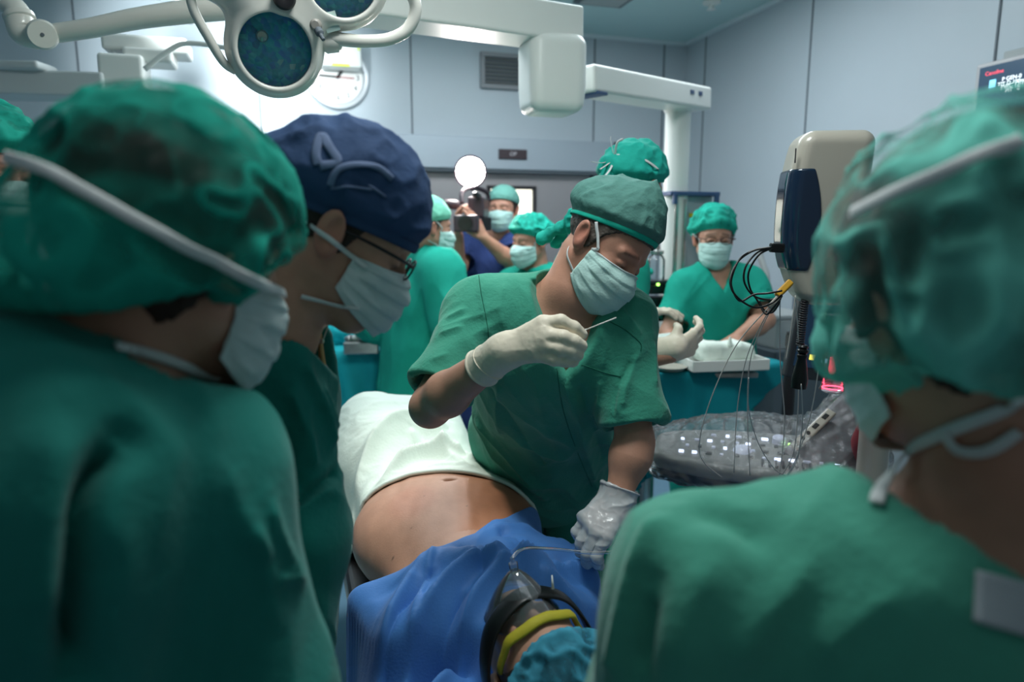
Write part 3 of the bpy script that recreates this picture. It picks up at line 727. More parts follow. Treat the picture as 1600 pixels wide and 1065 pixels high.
class Body:
    """joints in the room's coordinates; sides: 'a' and 'b'"""
    def __init__(s, head, neck, chest, waist, hip, sh, el, wr, front, girth=1.0, arm=1.0, belly=1.0):
        s.h = head; s.neck, s.chest, s.waist, s.hip = [np.asarray(q, float) for q in (neck, chest, waist, hip)]
        s.sh, s.el, s.wr = [{k: np.asarray(v, float) for k, v in q.items()} for q in (sh, el, wr)]
        s.up = unit(s.neck - s.hip); s.fd = unit(np.asarray(front, float) - s.up * (np.asarray(front) @ s.up)); s.side = np.cross(s.fd, s.up)
        s.g = girth; s.a = arm; s.belly = belly; s.hands = {}
    def trunk(s, grow=0.):
        g = s.g; S = list(s.sh.values()); up = s.up
        T = [(cone(s.chest, s.waist, .150 * g + grow, .142 * g + grow, .70, s.fd), .05),
             (cone(s.waist, s.hip, .142 * g + grow, .158 * g + grow, .72, s.fd), .05)]
        if s.belly > 1: T.append((ell(s.waist + s.fd * .05 * s.belly, (.13 * g, .10 * s.belly, .15), np.stack([s.side, s.fd, s.up], 1)), .06))
        for q in S:
            T.append((cone(s.neck - up * .035, q - unit(q - s.neck) * .012, .052 + grow, .056 * s.a + grow), .05))
            T.append((cone(s.chest + (q - s.chest) * .25, q - up * .03, .095 * g + grow, .058 * s.a + grow, .8, s.fd), .05))
        return T
    def skin(s, bare=(), cut=None):
        T = s.trunk(-.012)
        hb = s.h.w(0, -.022, -.055)
        T.append((cone(hb, s.neck, .056, .062), .035))
        for k in s.sh:
            T.append((cone(s.sh[k], s.el[k], .050 * s.a, .041 * s.a), .035))
            mid = s.el[k] + (s.wr[k] - s.el[k]) * .28
            T.append((cone(s.el[k], mid, .039 * s.a, .044 * s.a), .02)); T.append((cone(mid, s.wr[k], .044 * s.a, .027 * s.a), .02))
        f0 = U_(T); hf = s.h.f(); hs = [hand_f(B) for k, B in s.hands.items() if k in bare]
        gl = [hand_f(B, -.004) for k, B in s.hands.items() if k not in bare]
        def f(p):
            r = smin(f0(p), hf(p), .02)
            for q in hs + gl: r = smin(r, q(p), .012)
            return r
        return f
    def box(s, extra=.25, ks=None):
        pts = [s.h.c, s.neck, s.chest, s.waist, s.hip] + list(s.sh.values()) + list(s.el.values()) + list(s.wr.values())
        for B in s.hands.values(): pts += [b for a, b, *_ in B]
        pts = np.array(pts); return pts.min(0) - extra, pts.max(0) + extra
    def top(s, grow=.012, sleeve=.85, slr=.072, flare=.012, vdepth=.13, vw=.075, nr=.078, hem=None, back=.02, elast=False):
        T = s.trunk(grow); slv = []
        for k in s.sh:
            e = s.sh[k] + (s.el[k] - s.sh[k]) * min(sleeve, 1.0); dr = unit(s.el[k] - s.sh[k])
            end = e if sleeve <= 1 else s.el[k] + (s.wr[k] - s.el[k]) * (sleeve - 1)
            slv.append((k, e, end, unit(end - e) if sleeve > 1 else dr))
        base = U_(T); N = s.neck; hm = s.hip - s.up * .05 if hem is None else hem
        cps = []
        for k, e, end, dr in slv:
            c1 = cone(s.sh[k], e, slr * s.a, (slr + flare) * s.a)
            c2 = cone(e, end, (slr + flare) * s.a, (slr * .8) * s.a) if sleeve > 1 else None
            ro = (slr * .8) * s.a if sleeve > 1 else (slr + flare) * s.a; inner = cone(end - dr * .05, end + dr * .06, ro - .012, ro - .006)
            cps.append((c1, c2, inner, end, dr))
        def f(p):
            r = base(p)
            for c1, c2, inner, end, dr in cps:
                v = c1(p)
                if c2 is not None: v = smin(v, c2(p), .02)
                v = smax(v, (p - end) @ dr, .004)
                r = smin(r, v, .045)
                r = np.maximum(r, -np.maximum(inner(p), (end - dr * .05 - p) @ dr))
            r = smax(r, -((p - hm) @ s.up), .006)
            q = p - N; sx = np.abs(q @ s.side); fy = q @ s.fd; uz = q @ s.up
            vv = np.maximum(sx - vw * np.clip((uz + vdepth) / vdepth, 0, 1.6), -(uz + vdepth)); vv = np.maximum(vv, -fy)
            rd = np.maximum(np.sqrt(sx ** 2 + (fy * 1.1) ** 2) - nr, -(uz + back))
            return smax(r, -np.minimum(vv, rd), .005)
        return f
    def gown(s, grow=.02, hem=None): return s.top(grow=grow, hem=hem)

def build_body(root, B, h, bare=(), paintf=None, name='body'):
    lo, hi = B.box(.16); f = B.skin(bare)
    o = sdf_obj(name, f, lo, hi, h, M['skin'], root)
    v = verts(o); q = B.h.loc(v); t = np.ones((len(v), 3))
    n = noise(v * 60)[:, None]; t *= 1 + .05 * n
    # redder ears, nose, lids and lips
    red = np.exp(-((np.abs(q[:, 0]) - .083) / .012) ** 2) * (np.abs(q[:, 1]) < .04) * (np.abs(q[:, 2]) < .06)
    lips = np.exp(-((q[:, 2] + .070) / .008) ** 2 - (q[:, 0] / .024) ** 2) * (q[:, 1] > .08)
    t = t * (1 - red[:, None] * A(0, .22, .2)) * (1 - lips[:, None] * A(.1, .42, .35))
    br = np.exp(-((q[:, 2] - .024 + .25 * (np.abs(q[:, 0]) - .03)) / .0038) ** 2) * (np.abs(np.abs(q[:, 0]) - .032) < .018) * (q[:, 1] > .06)
    t = t * (1 - .78 * br[:, None] * (0.75 + .25 * noise(v * 500)[:, None]))
    lid = np.exp(-((q[:, 2] + .0080) / .0030) ** 2 - ((np.abs(q[:, 0]) - .032) / .014) ** 2) * (q[:, 1] > .06)
    t = t * (1 - .88 * lid[:, None])
    if paintf is not None: t = paintf(v, q, t)
    paint(o, np.clip(t, 0, 2)); return o
def fold_disp(amp, fields):
    def g(v, n):
        r = 0
        for along, wave, wgt, seed in fields: r = r + wgt * folds(v, along, wave, 5, .6, seed)
        return amp * (r / sum(w_ for *_, w_ in [(0, x[2]) for x in fields]) - .25)
    return g
def garment(root, name, f, B, h, m, amp=.012, fields=None, extra=.2, more=None):
    lo, hi = B.box(extra); fields = fields or [(B.up, .07, 1, 0), (B.up + B.side * .6, .05, .6, 5), (B.up - B.side * .6, .05, .6, 9)]
    g = fold_disp(amp, fields)
    def dd(v, n):
        r = g(v, n)
        if more is not None: r = r + more(v, n)
        return r
    return sdf_obj(name, f, lo, hi, h, m, root, dd)

def snap(H, pts, lift=.003, cap=0.):      # head-local points pulled onto the head's surface
    q = np.array(pts, float); e = .002
    for _ in range(14):
        v = head_local(q, True) - lift
        g = np.stack([(head_local(q + A(*[e * (k == j) for j in range(3)])) - head_local(q - A(*[e * (k == j) for j in range(3)]))) / (2 * e) for k in range(3)], 1)
        g = g / (np.sqrt((g ** 2).sum(1))[:, None] + 1e-6); q = q - np.clip(v, -.01, .01)[:, None] * g * .9
    return [H.c + H.R @ k * H.k for k in q], [H.R @ k for k in g]
def strap_l(root, H, pts, lift=.003, w_=.0028, start=None, m=None, name='mask_strap'):
    dense = catmull([A(*p) for p in pts], 4); pp, nn = snap(H, dense, lift)
    if start is not None: pp = [start] + pp; nn = [nn[0]] + nn
    return tube(name, pp, .001, m or M['strap'], root, 2, 8, (w_, .0010), nn)
# ---- caps and masks wrapped around a head
def wrap_cap(root, H, m, kind='net', z0=.0, slope=.35, puff=.022, bag=.03, wr=.004, nA=120, nT=44, ntuck=34, seed=0., name='surgical_cap', top=0., tone=None, thick=.0012, bagT=.22):
    az = np.linspace(0, 2 * np.pi, nA, endpoint=False); t = np.linspace(0, 1, nT)
    Az, T = np.meshgrid(az, t, indexing='ij'); ca = np.cos(Az)
    zh = z0 + slope * ca * .09; el0 = np.arctan2(zh - .02, .09)
    el = el0 + (np.pi / 2 - el0) * T
    d = np.stack([np.sin(Az) * np.cos(el), ca * np.cos(el), np.sin(el)], -1).reshape(-1, 3)
    o = A(0, -.015, .02)
    R = trace(lambda q: head_local(q, kind != 'pill'), o[None], d, .2).reshape(nA, nT)
    for _ in range(4): R = (np.roll(R, 1, 0) + np.roll(R, -1, 0) + 2 * R) / 4; R[:, 1:-1] = (R[:, :-2] + R[:, 2:] + 2 * R[:, 1:-1]) / 4
    R[:, -1] = R[:, -1].mean()
    rise = np.clip(T / .16, 0, 1); rise = rise * rise * (3 - 2 * rise)
    back = np.clip(-ca, 0, 1) ** 1.5
    off = (.004 if kind == 'net' else .0085) + puff * rise * (1 - .25 * T) + bag * back * np.exp(-((T - bagT) / .2) ** 2) * rise + top * T ** 2 * (.6 + .4 * ca)
    D = d * 1.0
    w1 = ridge(D * A(2.3, 2.3, 2.3) + seed + .5 * np.stack([noise(D * 3 + seed), noise(D * 3 + 7), noise(D * 3 + 13)], 1)).reshape(nA, nT)
    w2 = ridge(D * 4.6 + seed * 2 + 31).reshape(nA, nT)
    off = off + wr * (1.6 * (w1 - .5) + .7 * (w2 - .5)) * rise
    ph = noise(np.stack([np.cos(az) * 2.2, np.sin(az) * 2.2, az * 0 + seed], 1))[:, None] * 2.5
    if kind == 'net': off = off + (.0032 * np.sin(Az * ntuck + ph) + .002 * np.sin(Az * ntuck * 2.3 + ph)) * np.exp(-T / .16)
    off = np.where(T == 1, off[:, -1].mean(), off)
    r = R + np.maximum(off, .002)
    q = o + d * r.reshape(-1, 1)
    v = H.c + (q @ H.R.T) * H.k
    f = []
    i = np.arange(nA)[:, None] * nT; j = np.arange(nT - 1)[None]; i2 = ((np.arange(nA) + 1) % nA)[:, None] * nT
    F = np.stack([(i + j), (i2 + j), (i2 + j + 1), (i + j + 1)], -1).reshape(-1, 4)
    ob = mesh(name, v, F, m, root)
    tn = np.clip((w1 - .62) / .3, 0, 1) ** 1.5 * .55 * (kind == 'net') + np.clip((w2 - .7) / .3, 0, 1) * .25 * (kind == 'net') + np.exp(-T / .16) * .40
    paint(ob, np.repeat(tn.reshape(-1, 1), 3, 1))
    if kind != 'net': md = ob.modifiers.new('thick', 'SOLIDIFY'); md.thickness = thick; md.offset = 1
    hem = [v[k * nT] for k in range(0, nA)]
    return ob, hem
def hem_band(root, hem, m, w=.0045, t=.0015, H=None, name='cap_band'):
    n = [unit(q - H.c - H.R[:, 2] * ((q - H.c) @ H.R[:, 2])) for q in hem]
    v, f = tube_geo(hem, .003, 8, (w, t), n, True); return mesh(name, v, f, m, root)
def wrap_mask(root, H, m, nA=60, nZ=40, amax=74, name='face_mask', puff=0., low=0., edge=None, pleat=.0035):
    am = math.radians(amax); a = np.linspace(-am, am, nA); s = np.linspace(0, 1, nZ); a_, s_ = np.meshgrid(a, s, indexing='ij')
    ez = (np.abs(a_) / am) ** 1.5
    zt = -.012 - .010 * ez + .004 * np.exp(-(a_ / .25) ** 2); zb = -.132 + .040 * ez - low
    z = zt + (zb - zt) * s_
    d = np.stack([np.sin(a_), np.cos(a_), 0 * a_], -1).reshape(-1, 3); o = np.stack([0 * z, 0 * z, z], -1).reshape(-1, 3)
    R = trace(lambda q: head_local(q, False), o, d, .16).reshape(nA, nZ)
    yf = np.interp(-z, [.0, .02, .038, .06, .09, .115, .14], [.098, .110, .128, .126, .121, .106, .074]) + puff
    bx = np.interp(-z, [0, .03, .07, .1, .14], [.074, .076, .074, .067, .05])
    hull = 1 / np.sqrt((np.sin(a_) / bx) ** 2 + (np.cos(a_) / yf) ** 2)
    R = np.maximum(R, hull * (1 - .10 * ez) )
    for _ in range(3): R[1:-1] = (R[:-2] + R[2:] + 2 * R[1:-1]) / 4; R[:, 1:-1] = (R[:, :-2] + R[:, 2:] + 2 * R[:, 1:-1]) / 4
    ctr = 1 - ez
    saw = ((s_ * 4.2 + .3) % 1.0); R = R + .003 + pleat * saw * np.clip(ctr * 2, 0, 1) * (s_ > .06) * (s_ < .93)
    R = R + .0018 * noise(np.stack([a_.ravel() * 5, s_.ravel() * 9, s_.ravel() * 0], 1)).reshape(nA, nZ)
    q = o + d * R.reshape(-1, 1); v = H.c + (q @ H.R.T) * H.k
    i = np.arange(nA - 1)[:, None] * nZ; j = np.arange(nZ - 1)[None]
    F = np.stack([i + j, i + j + 1, i + nZ + j + 1, i + nZ + j], -1).reshape(-1, 4)
    ob = mesh(name, v, F, m, root); md = ob.modifiers.new('thick', 'SOLIDIFY'); md.thickness = .0012; md.offset = 0
    if edge is not None:
        top_ = [v[k * nZ] for k in range(nA)]; nr_ = [unit(q_ - H.c) for q_ in top_]
        vv, ff = tube_geo(top_, .002, 8, (.0035, .0012), nr_); mesh('nose_band', vv, ff, edge, ob)
    c = v.reshape(nA, nZ, 3)
    return ob, {'rt': c[-1, 0], 'rb': c[-1, -1], 'lt': c[0, 0], 'lb': c[0, -1]}
def hair_shell(root, H, m, h=.003, grow=.006, back=-.05, name='hair', side=-.03):
    hl = lambda q: head_local(q, False)
    def f(p):
        q = H.loc(p); y = q[:, 1]
        line = np.interp(y, [-.11, -.05, -.02, .012, .03, .05, .075, .1], [back - .01, back, side + .01, side, .02, .045, .055, .062])
        strand = .0018 * noise(q * A(220, 60, 60))
        return np.maximum(hl(q) - grow + strand, (line - q[:, 2]) + .003 * noise(q * 300)) * H.k
    return sdf_obj(name, f, H.c - .16, H.c + .16, h, m, root, lip=1.6)
def glasses(root, H, m, mg, name='glasses', dz=0.):
    g = None
    for s in (-1, 1):
        pts = [H.w(s * .033 + .024 * math.cos(t), .106, -.002 + dz + .015 * math.sin(t)) for t in np.linspace(0, 2 * np.pi, 20, endpoint=False)]
        o = tube(name if g is None else 'lens_rim', pts, .0016, m, root if g is None else g, 1, 6, closed=True); g = g or o
        tube('temple', [H.w(s * .057, .104, .004 + dz), H.w(s * .076, .08, .004), H.w(s * .083, .03, .002), H.w(s * .084, -.008, -.002)], .0022, m, g, 4, 6)
    tube('bridge', [H.w(-.010, .108, .002 + dz), H.w(0, .111, .005 + dz), H.w(.010, .108, .002 + dz)], .0016, m, g, 4, 6)
    return g
def legs(root, B, h, m, floor=0.0, stance=.1, mshoe=None):
    fw = A(B.fd[0], B.fd[1], 0); fw = unit(fw); sd = unit(np.cross(fw, A(0, 0, 1)))
    for s in (-1, 1):
        hp = B.hip + sd * s * .085; ft = A(B.hip[0], B.hip[1], floor) + sd * s * stance; kn_ = (hp + ft) / 2 + fw * .02; ft = ft + A(0, 0, .07)
        f = U_([(cone(hp + A(0, 0, .02), kn_, .098, .078), .04), (cone(kn_, ft, .078, .075), .04)])
        lo = np.minimum(hp, ft) - .15; hi = np.maximum(hp, ft) + .15
        g = lambda p, f=f, ft=ft: smax(f(p), ft[2] - .01 - p[:, 2], .01)
        sdf_obj('trouser_leg', g, lo, hi, h, m, root, fold_disp(.012, [(A(0, 0, 1), .07, 1, 3)]))
        sf = U_([(cone(ft + A(0, 0, -.03), ft + fw * .14 - A(0, 0, .045), .042, .034, ), .03)])
        sh = lambda p, sf=sf: smax(sf(p), floor + .001 - p[:, 2], .006)
        sdf_obj('shoe', sh, ft - A(.25, .25, .1), ft + A(.25, .25, .1), h, mshoe or M['white'], root)

# ---------------------------------------------------------------- the surgeon in the middle
hs = Head(P(948, 380, 1.49), (.52, -.62, -.58), (.60, -.15, .78), 1.0)
sr = thing('person', 'surgeon in green scrubs and flat green cap bending over the patient with a needle', 'person', (*P(852, 760, 2.14)[:2], 0))
Rw = P(778, 556, 1.27)
B = Body(hs, P(893, 452, 1.52), P(866, 560, 1.62), P(846, 680, 1.94), P(852, 745, 2.14),
         {'a': P(752, 486, 1.56), 'b': P(968, 500, 1.56)}, {'a': P(672, 636, 1.43), 'b': P(992, 690, 1.52)},
         {'a': Rw, 'b': P(952, 792, 1.50)}, (-.05, -1, -.2), girth=1.16, arm=1.0)
# right hand: fingers laid to the needle, seen on the back of the hand
def fp(x, y, d): return P(x, y, d)
HB = []
kn = [fp(848, 506, 1.225), fp(851, 523, 1.215), fp(848, 540, 1.215), fp(838, 553, 1.225)]
for i, k in enumerate(kn):
    st = Rw + (k - Rw) * .12 + (k - Rw)[2] * A(0, 0, .15); HB.append((st, k, .0165, .0150 - .001 * (i == 3), 'palm'))
fing = [[fp(876, 502, 1.215), fp(896, 512, 1.22), fp(908, 522, 1.23)],
        [fp(880, 527, 1.20), fp(897, 534, 1.205), fp(908, 540, 1.215)],
        [fp(876, 545, 1.20), fp(892, 549, 1.205), fp(902, 554, 1.215)],
        [fp(866, 561, 1.21), fp(882, 563, 1.215), fp(895, 565, 1.22)]]
for i, js in enumerate(fing):
    r0 = (.0118, .0120, .0115, .0105)[i]; a = kn[i]
    for j, b_ in enumerate(js): HB.append((a, b_, r0 * (1.06 - .05 * j), r0 * (1.0 - .06 * j), 'f%d' % i)); a = b_
HB += [(fp(806, 545, 1.25), fp(840, 530, 1.27), .018, .015, 'th'), (fp(840, 530, 1.27), fp(872, 520, 1.268), .0135, .012, 'th'), (fp(872, 520, 1.268), fp(905, 519, 1.253), .0120, .0095, 'th')]
B.hands['a'] = HB
# left hand resting on the drape at the patient's flank
Lw = P(966, 775, 1.50)
B.wr['b'] = Lw
B.hands['b'] = hand_bones(Lw, P(928, 826, 1.46) - Lw, A(-.2, .25, -1), 1, (.95, 1., 1.05, 1.1), .3, 1.05, .05)
def spaint(v, q, t):   # ruddy forehead and nose
    r = np.exp(-((q - A(.03, .1, .02)) ** 2).sum(1) / .0016) * .5 + np.exp(-((q - A(0, .11, -.03)) ** 2).sum(1) / .0006) * .4
    return t * (1 - r[:, None] * A(0, .32, .30))
body = build_body(sr, B, .0027, (), spaint)
# scrub shirt
sm = M['scrub']
def shirt_more(v, n):
    q = v - B.chest; r = 0
    # long diagonal pulls from the right armpit down to the belly and around the left sleeve
    a1 = unit(P(960, 800, 1.6) - P(760, 560, 1.5))
    r = r + .016 * (folds(v, a1, .085, 6, .35, 2.2) - .3) * np.clip((P(0, 560, 1.5)[2] - v[:, 2]) / .15, 0, 1)
    a2 = unit(P(700, 600, 1.5) - P(790, 450, 1.5))
    w_ = np.exp(-((v - P(720, 540, 1.5)) ** 2).sum(1) / .012); r = r + .012 * w_ * (folds(v, unit(P(800, 520, 1.5) - P(690, 575, 1.45)), .045, 4, .4, 4.4) - .3)
    return r
top = B.top(grow=.016, sleeve=.84, slr=.062, flare=.010, vdepth=.115, vw=.078, nr=.080, hem=P(852, 790, 2.16), back=.02)
shirt = garment(sr, 'scrub_shirt', top, B, .0030, sm, .011, [(B.up, .09, 1, 0), (B.up + B.side * .7, .06, .7, 5), (B.up - B.side * .7, .06, .7, 9)], more=shirt_more)
press_folds(shirt, [([(695, 501), (732, 480)], .010, .008), ([(685, 524), (727, 509)], .010, .009), ([(670, 566), (703, 551)], .010, .007), ([(748, 433), (752, 470), (761, 525)], .006, .004),
    ([(733, 642), (783, 698), (821, 746), (856, 780)], .016, .016), ([(875, 573), (899, 642), (917, 711), (934, 767)], .014, .013), ([(973, 590), (960, 659), (951, 746)], .012, .012),
    ([(783, 600), (776, 640), (783, 677)], .012, .010), ([(938, 590), (934, 668)], .009, .007), ([(999, 547), (981, 590), (973, 642)], .010, .010), ([(1020, 530), (1024, 607)], .010, .008),
    ([(760, 600), (800, 660), (850, 730)], .012, -.010), ([(840, 600), (850, 660), (880, 720)], .02, .010), ([(905, 600), (925, 660), (945, 720)], .012, -.009), ([(790, 440), (780, 480), (790, 520)], .014, .006),
    ([(990, 560), (965, 610), (960, 650)], .008, -.010), ([(935, 505), (945, 540), (940, 580)], .012, .006), ([(965, 480), (985, 500), (1003, 525)], .008, .006)])
tb = bvh(shirt)
seam_m = mat('dark_green_stitching', srgb(24, 104, 84), .9)
def stitch(px, name='seam', w_=.0011, m=seam_m, tree=None, par=None, lift=.0006):
    pp, nn = lay_dense(tree or tb, px, lift, 8, 1)
    if len(pp) > 1: return tube(name, pp, .001, m, par or shirt, 1, 6, (w_, .0009), nn)
stitch([(801, 566), (830, 563), (870, 560), (910, 570), (945, 582), (970, 588)], 'yoke_seam')
stitch([(948, 500), (975, 514), (1000, 535), (1001, 548)], 'sleeve_seam'); stitch([(748, 430), (752, 460), (760, 500), (764, 530)], 'sleeve_seam')
stitch([(870, 575), (880, 640), (900, 700), (925, 760)], 'placket_seam')
# gloves
gm_ = M['glove']
wd = unit(B.el['a'] - Rw)
def glove_f(HBx, wr_, wd_, ln, r0, r1, grow=.0012, roll=True):
    hf = hand_f(HBx, grow); c = cone(wr_ - wd_ * .02, wr_ + wd_ * ln, r0, r1); inn = cone(wr_ + wd_ * (ln - .02), wr_ + wd_ * (ln + .03), r1 - .0035)
    def f(p):
        v = smax(c(p), (p - wr_) @ wd_ - ln, .002)
        v = smin(hf(p), v, .02)
        if roll:
            q = p - (wr_ + wd_ * ln * .98); al = q @ wd_; rr = np.sqrt(np.maximum((q * q).sum(1) - al ** 2, 0)); v = smin(v, np.sqrt((rr - r1) ** 2 + al ** 2) - .0022, .003)
        return v
    return f
gd = lambda v, n: .0010 * (ridge(v * 45) - .4) + .0003 * noise(v * 160)
g1 = sdf_obj('glove', glove_f(HB, Rw, wd, .052, .0335, .0375), Rw - .16, Rw + .22, .0018, gm_, sr, gd); 
tube('glove_cuff_roll', [Rw + wd * .024 + rot_to(wd) @ A(math.cos(t) * .0365, math.sin(t) * .0365, .004 * math.sin(2 * t)) for t in np.linspace(0, 2 * np.pi, 24, endpoint=False)], .0015, gm_, g1, 1, 6, closed=True)
wd2 = unit(B.el['b'] - Lw)
sdf_obj('glove', glove_f(B.hands['b'], Lw, wd2, .018, .034, .042, .003), Lw - .18, Lw + .18, .0022, sheet('loose_clear_glove', (.93, .9, .86), .05, .25, .3, 60, .62), sr,
        lambda v, n: .005 * (ridge(v * 26) - .35) + .001 * ridge(v * 70 + 9))
# cap, hair, mask
hair_shell(sr, hs, M['hair'], .0024, .0055, -.055)
cap, hem = wrap_cap(sr, hs, M['cap_green'], 'pill', z0=.030, slope=.36, puff=.012, bag=.012, wr=.0035, nA=150, nT=50, seed=3.3, top=.026)
hem_band(sr, hem, M['cap_hem'], .006, .0018, hs)
mk, mc = wrap_mask(sr, hs, M['mask'], edge=M['mask_white'], amax=70)
tb2 = bvh(body, cap, mk)
def strap(px, root, tree, w_=.0032, lift=.0016, m=None, name='mask_strap'):
    pp, nn = lay(tree, px, lift)
    if len(pp) > 1: return tube(name, pp, .001, m or M['strap'], root, 5, 8, (w_, .0011), nn)
strap_l(mk, hs, [(.074, .040, -.012), (.082, .020, .010), (.085, .000, .026)], .007, .0034, start=mc['rt'])
strap_l(mk, hs, [(.062, .030, -.085), (.072, -.01, -.07), (.070, -.05, -.062), (.03, -.09, -.055)], .005, .0034, start=mc['rb'])
# cap ties at the nape
tail = sdf_obj('cap_ties', U_([(ell(hs.w(-.02, -.118, -.02), (.02, .014, .03)), .01), (cone(hs.w(-.02, -.125, -.02), hs.w(-.01, -.150, -.10), .007, .012), .01), (cone(hs.w(-.02, -.125, -.03), hs.w(-.045, -.135, -.09), .006, .010), .01)]),
               hs.c - .25, hs.c + .25, .003, M['cap_teal'], sr, lambda v, n: .006 * ridge(v * 60))
# needle held between thumb and forefinger
nd = thing('needle', 'thin white biopsy needle held in the raised gloved hand', 'needle', P(912, 516, 1.243))
tube('needle_shaft', [P(905, 519, 1.245), P(963, 496, 1.21)], .0011, mat('needle_white', srgb(235, 232, 225), .4), nd, 1, 8)
tube('needle_hub', [P(899, 521, 1.248), P(916, 514.8, 1.238)], .0022, M['strap'], nd, 1, 10)
legs(sr, B, .012, M['scrub'])

# ---------------------------------------------------------------- nearest person, left, seen from behind
def strap_on(root, tree, px, w_, lift=.004, m=None, name='mask_strap', sub=6):
    pp, nn = lay_dense(tree, px, lift, sub * 2, 6)
    if len(pp) > 1: return tube(name, pp, .001, m or M['strap'], root, 1, 8, (w_, .0012), nn)
hA = Head(P(280, 395, .655), (.40, .86, -.28), (.16, .20, .96), 1.0)
ra = thing('person', 'person seen from behind at the left front in a see-through dark teal net cap', 'person', (*P(100, 1000, .75)[:2], 0))
BA = Body(hA, P(160, 590, .62), P(60, 800, .60), P(60, 1250, .66), P(60, 1700, .72), {'a': P(285, 752, .66), 'b': P(-260, 700, .52)},
          {'a': P(345, 1090, .70), 'b': P(-330, 1200, .50)}, {'a': P(520, 1300, .86), 'b': P(-100, 1500, .70)}, (.75, .60, 0), 1.05, 1.15)
BA.hands['a'] = hand_bones(BA.wr['a'], A(.5, .8, 0), A(-.5, .3, -1), 1); BA.hands['b'] = hand_bones(BA.wr['b'], A(.5, .8, 0), A(0, 0, -1), -1)
bodyA = build_body(ra, BA, .004, ('a', 'b'))
topA = BA.top(grow=.022, sleeve=1.45, slr=.080, flare=.016, vdepth=.02, vw=.05, nr=.066, hem=P(60, 1900, .7), back=.012)
shirtA = garment(ra, 'gown', topA, BA, .005, M['scrub_dark'], .014, [(BA.up, .10, 1, 2), (BA.up + BA.side * .5, .08, .6, 5), (BA.el['a'] - BA.sh['a'], .07, .8, 9)])
press_folds(shirtA, [([(190, 690), (150, 740), (128, 800), (118, 880), (114, 1060)], .010, -.045), ([(210, 690), (172, 750), (152, 810), (145, 900)], .016, .010), ([(95, 640), (88, 800), (80, 1000)], .02, .012),
    ([(380, 815), (400, 850), (412, 880)], .008, .010), ([(415, 780), (432, 840), (462, 900)], .008, .010), ([(420, 900), (440, 902), (470, 905)], .006, .008), ([(330, 700), (390, 850), (440, 1000)], .02, .008), ([(300, 640), (250, 760), (240, 900)], .03, .008)])
hair_shell(ra, hA, M['hair_dark'], .004, .020, -.085)
capA, hemA = wrap_cap(ra, hA, M['net'], 'net', z0=-.056, slope=.95, puff=.028, bag=.050, wr=.0045, nA=180, nT=64, seed=1.7, bagT=.15)
mkA, mcA = wrap_mask(ra, hA, M['mask_white'], amax=78, puff=.006)
tA = bvh(capA, bodyA, mkA, shirtA)
strap_on(mkA, tA, [(20, 248), (70, 268), (150, 312), (240, 362), (330, 405), (400, 440), (440, 462)], .0050, .006)
strap_on(mkA, tA, [(178, 545), (215, 548), (262, 562), (310, 580), (340, 588)], .0045, .004)
# ---------------------------------------------------------------- nearest person, right, seen from behind
hF = Head(P(1512, 468, .585), (-.10, .97, -.20), (-.04, .2, .96), 1.06)
rf = thing('person', 'person seen from behind at the right front with a white tag at the nape', 'person', (*P(1500, 1000, .70)[:2], 0))
BF = Body(hF, P(1560, 770, .60), P(1500, 1000, .60), P(1450, 1450, .62), P(1430, 1900, .66), {'a': P(1105, 922, .62), 'b': P(2050, 1000, .52)},
          {'a': P(1045, 1230, .66), 'b': P(2150, 1500, .50)}, {'a': P(950, 1350, .84), 'b': P(1800, 1700, .70)}, (-.45, .88, 0), 1.05, 1.05)
BF.hands['a'] = hand_bones(BF.wr['a'], A(-.3, .9, 0), A(-.5, .3, -1), -1); BF.hands['b'] = hand_bones(BF.wr['b'], A(-.3, .8, 0), A(0, 0, -1), 1)
bodyF = build_body(rf, BF, .004, ('a', 'b'))
topF = BF.top(grow=.016, sleeve=.9, slr=.074, flare=.014, vdepth=.10, vw=.07, nr=.140, hem=P(1430, 2000, .66), back=.088)
shirtF = garment(rf, 'scrub_shirt', topF, BF, .005, M['scrub_pale'], .016, [(BF.up, .10, 1, 2), (BF.up + BF.side * .7, .07, .8, 5), (BF.el['a'] - BF.sh['a'], .06, .9, 9)])
press_folds(shirtF, [([(1040, 800), (1000, 880), (975, 980), (960, 1060)], .012, .016), ([(1015, 920), (1005, 990), (1000, 1060)], .010, -.018), ([(1060, 790), (1110, 800), (1170, 830), (1200, 880)], .016, -.012),
    ([(1300, 850), (1200, 950), (1120, 1060)], .022, .014), ([(1120, 860), (1080, 950), (1060, 1060)], .016, .010), ([(1450, 900), (1330, 980), (1260, 1060)], .02, .010)])
hair_shell(rf, hF, M['hair_dark'], .004, .020, -.085)
capF, hemF = wrap_cap(rf, hF, M['net_pale'], 'net', z0=-.105, slope=.42, puff=.032, bag=.045, wr=.008, nA=180, nT=64, seed=5.1, bagT=.14)
mkF, mcF = wrap_mask(rf, hF, M['mask_white'], amax=78)
tF = bvh(capF, bodyF, mkF, shirtF)
strap_on(mkF, tF, [(1340, 335), (1400, 305), (1470, 275), (1540, 245), (1598, 225)], .0055, .006)
strap_on(mkF, tF, [(1370, 790), (1385, 740), (1430, 700), (1500, 665), (1560, 640), (1598, 620)], .0055, .004, name='mask_tie')
strap_on(mkF, tF, [(1480, 668), (1500, 700), (1545, 700), (1590, 670)], .0050, .005, name='mask_tie')
pp, nn = lay(tF, [(1572, 905), (1572, 945), (1570, 985)], .003)
if len(pp) > 1:
    tg = tube('neck_tag', pp, .001, mat('tag_cloth', srgb(170, 178, 184), .9), rf, 4, 8, (.022, .0015), nn)
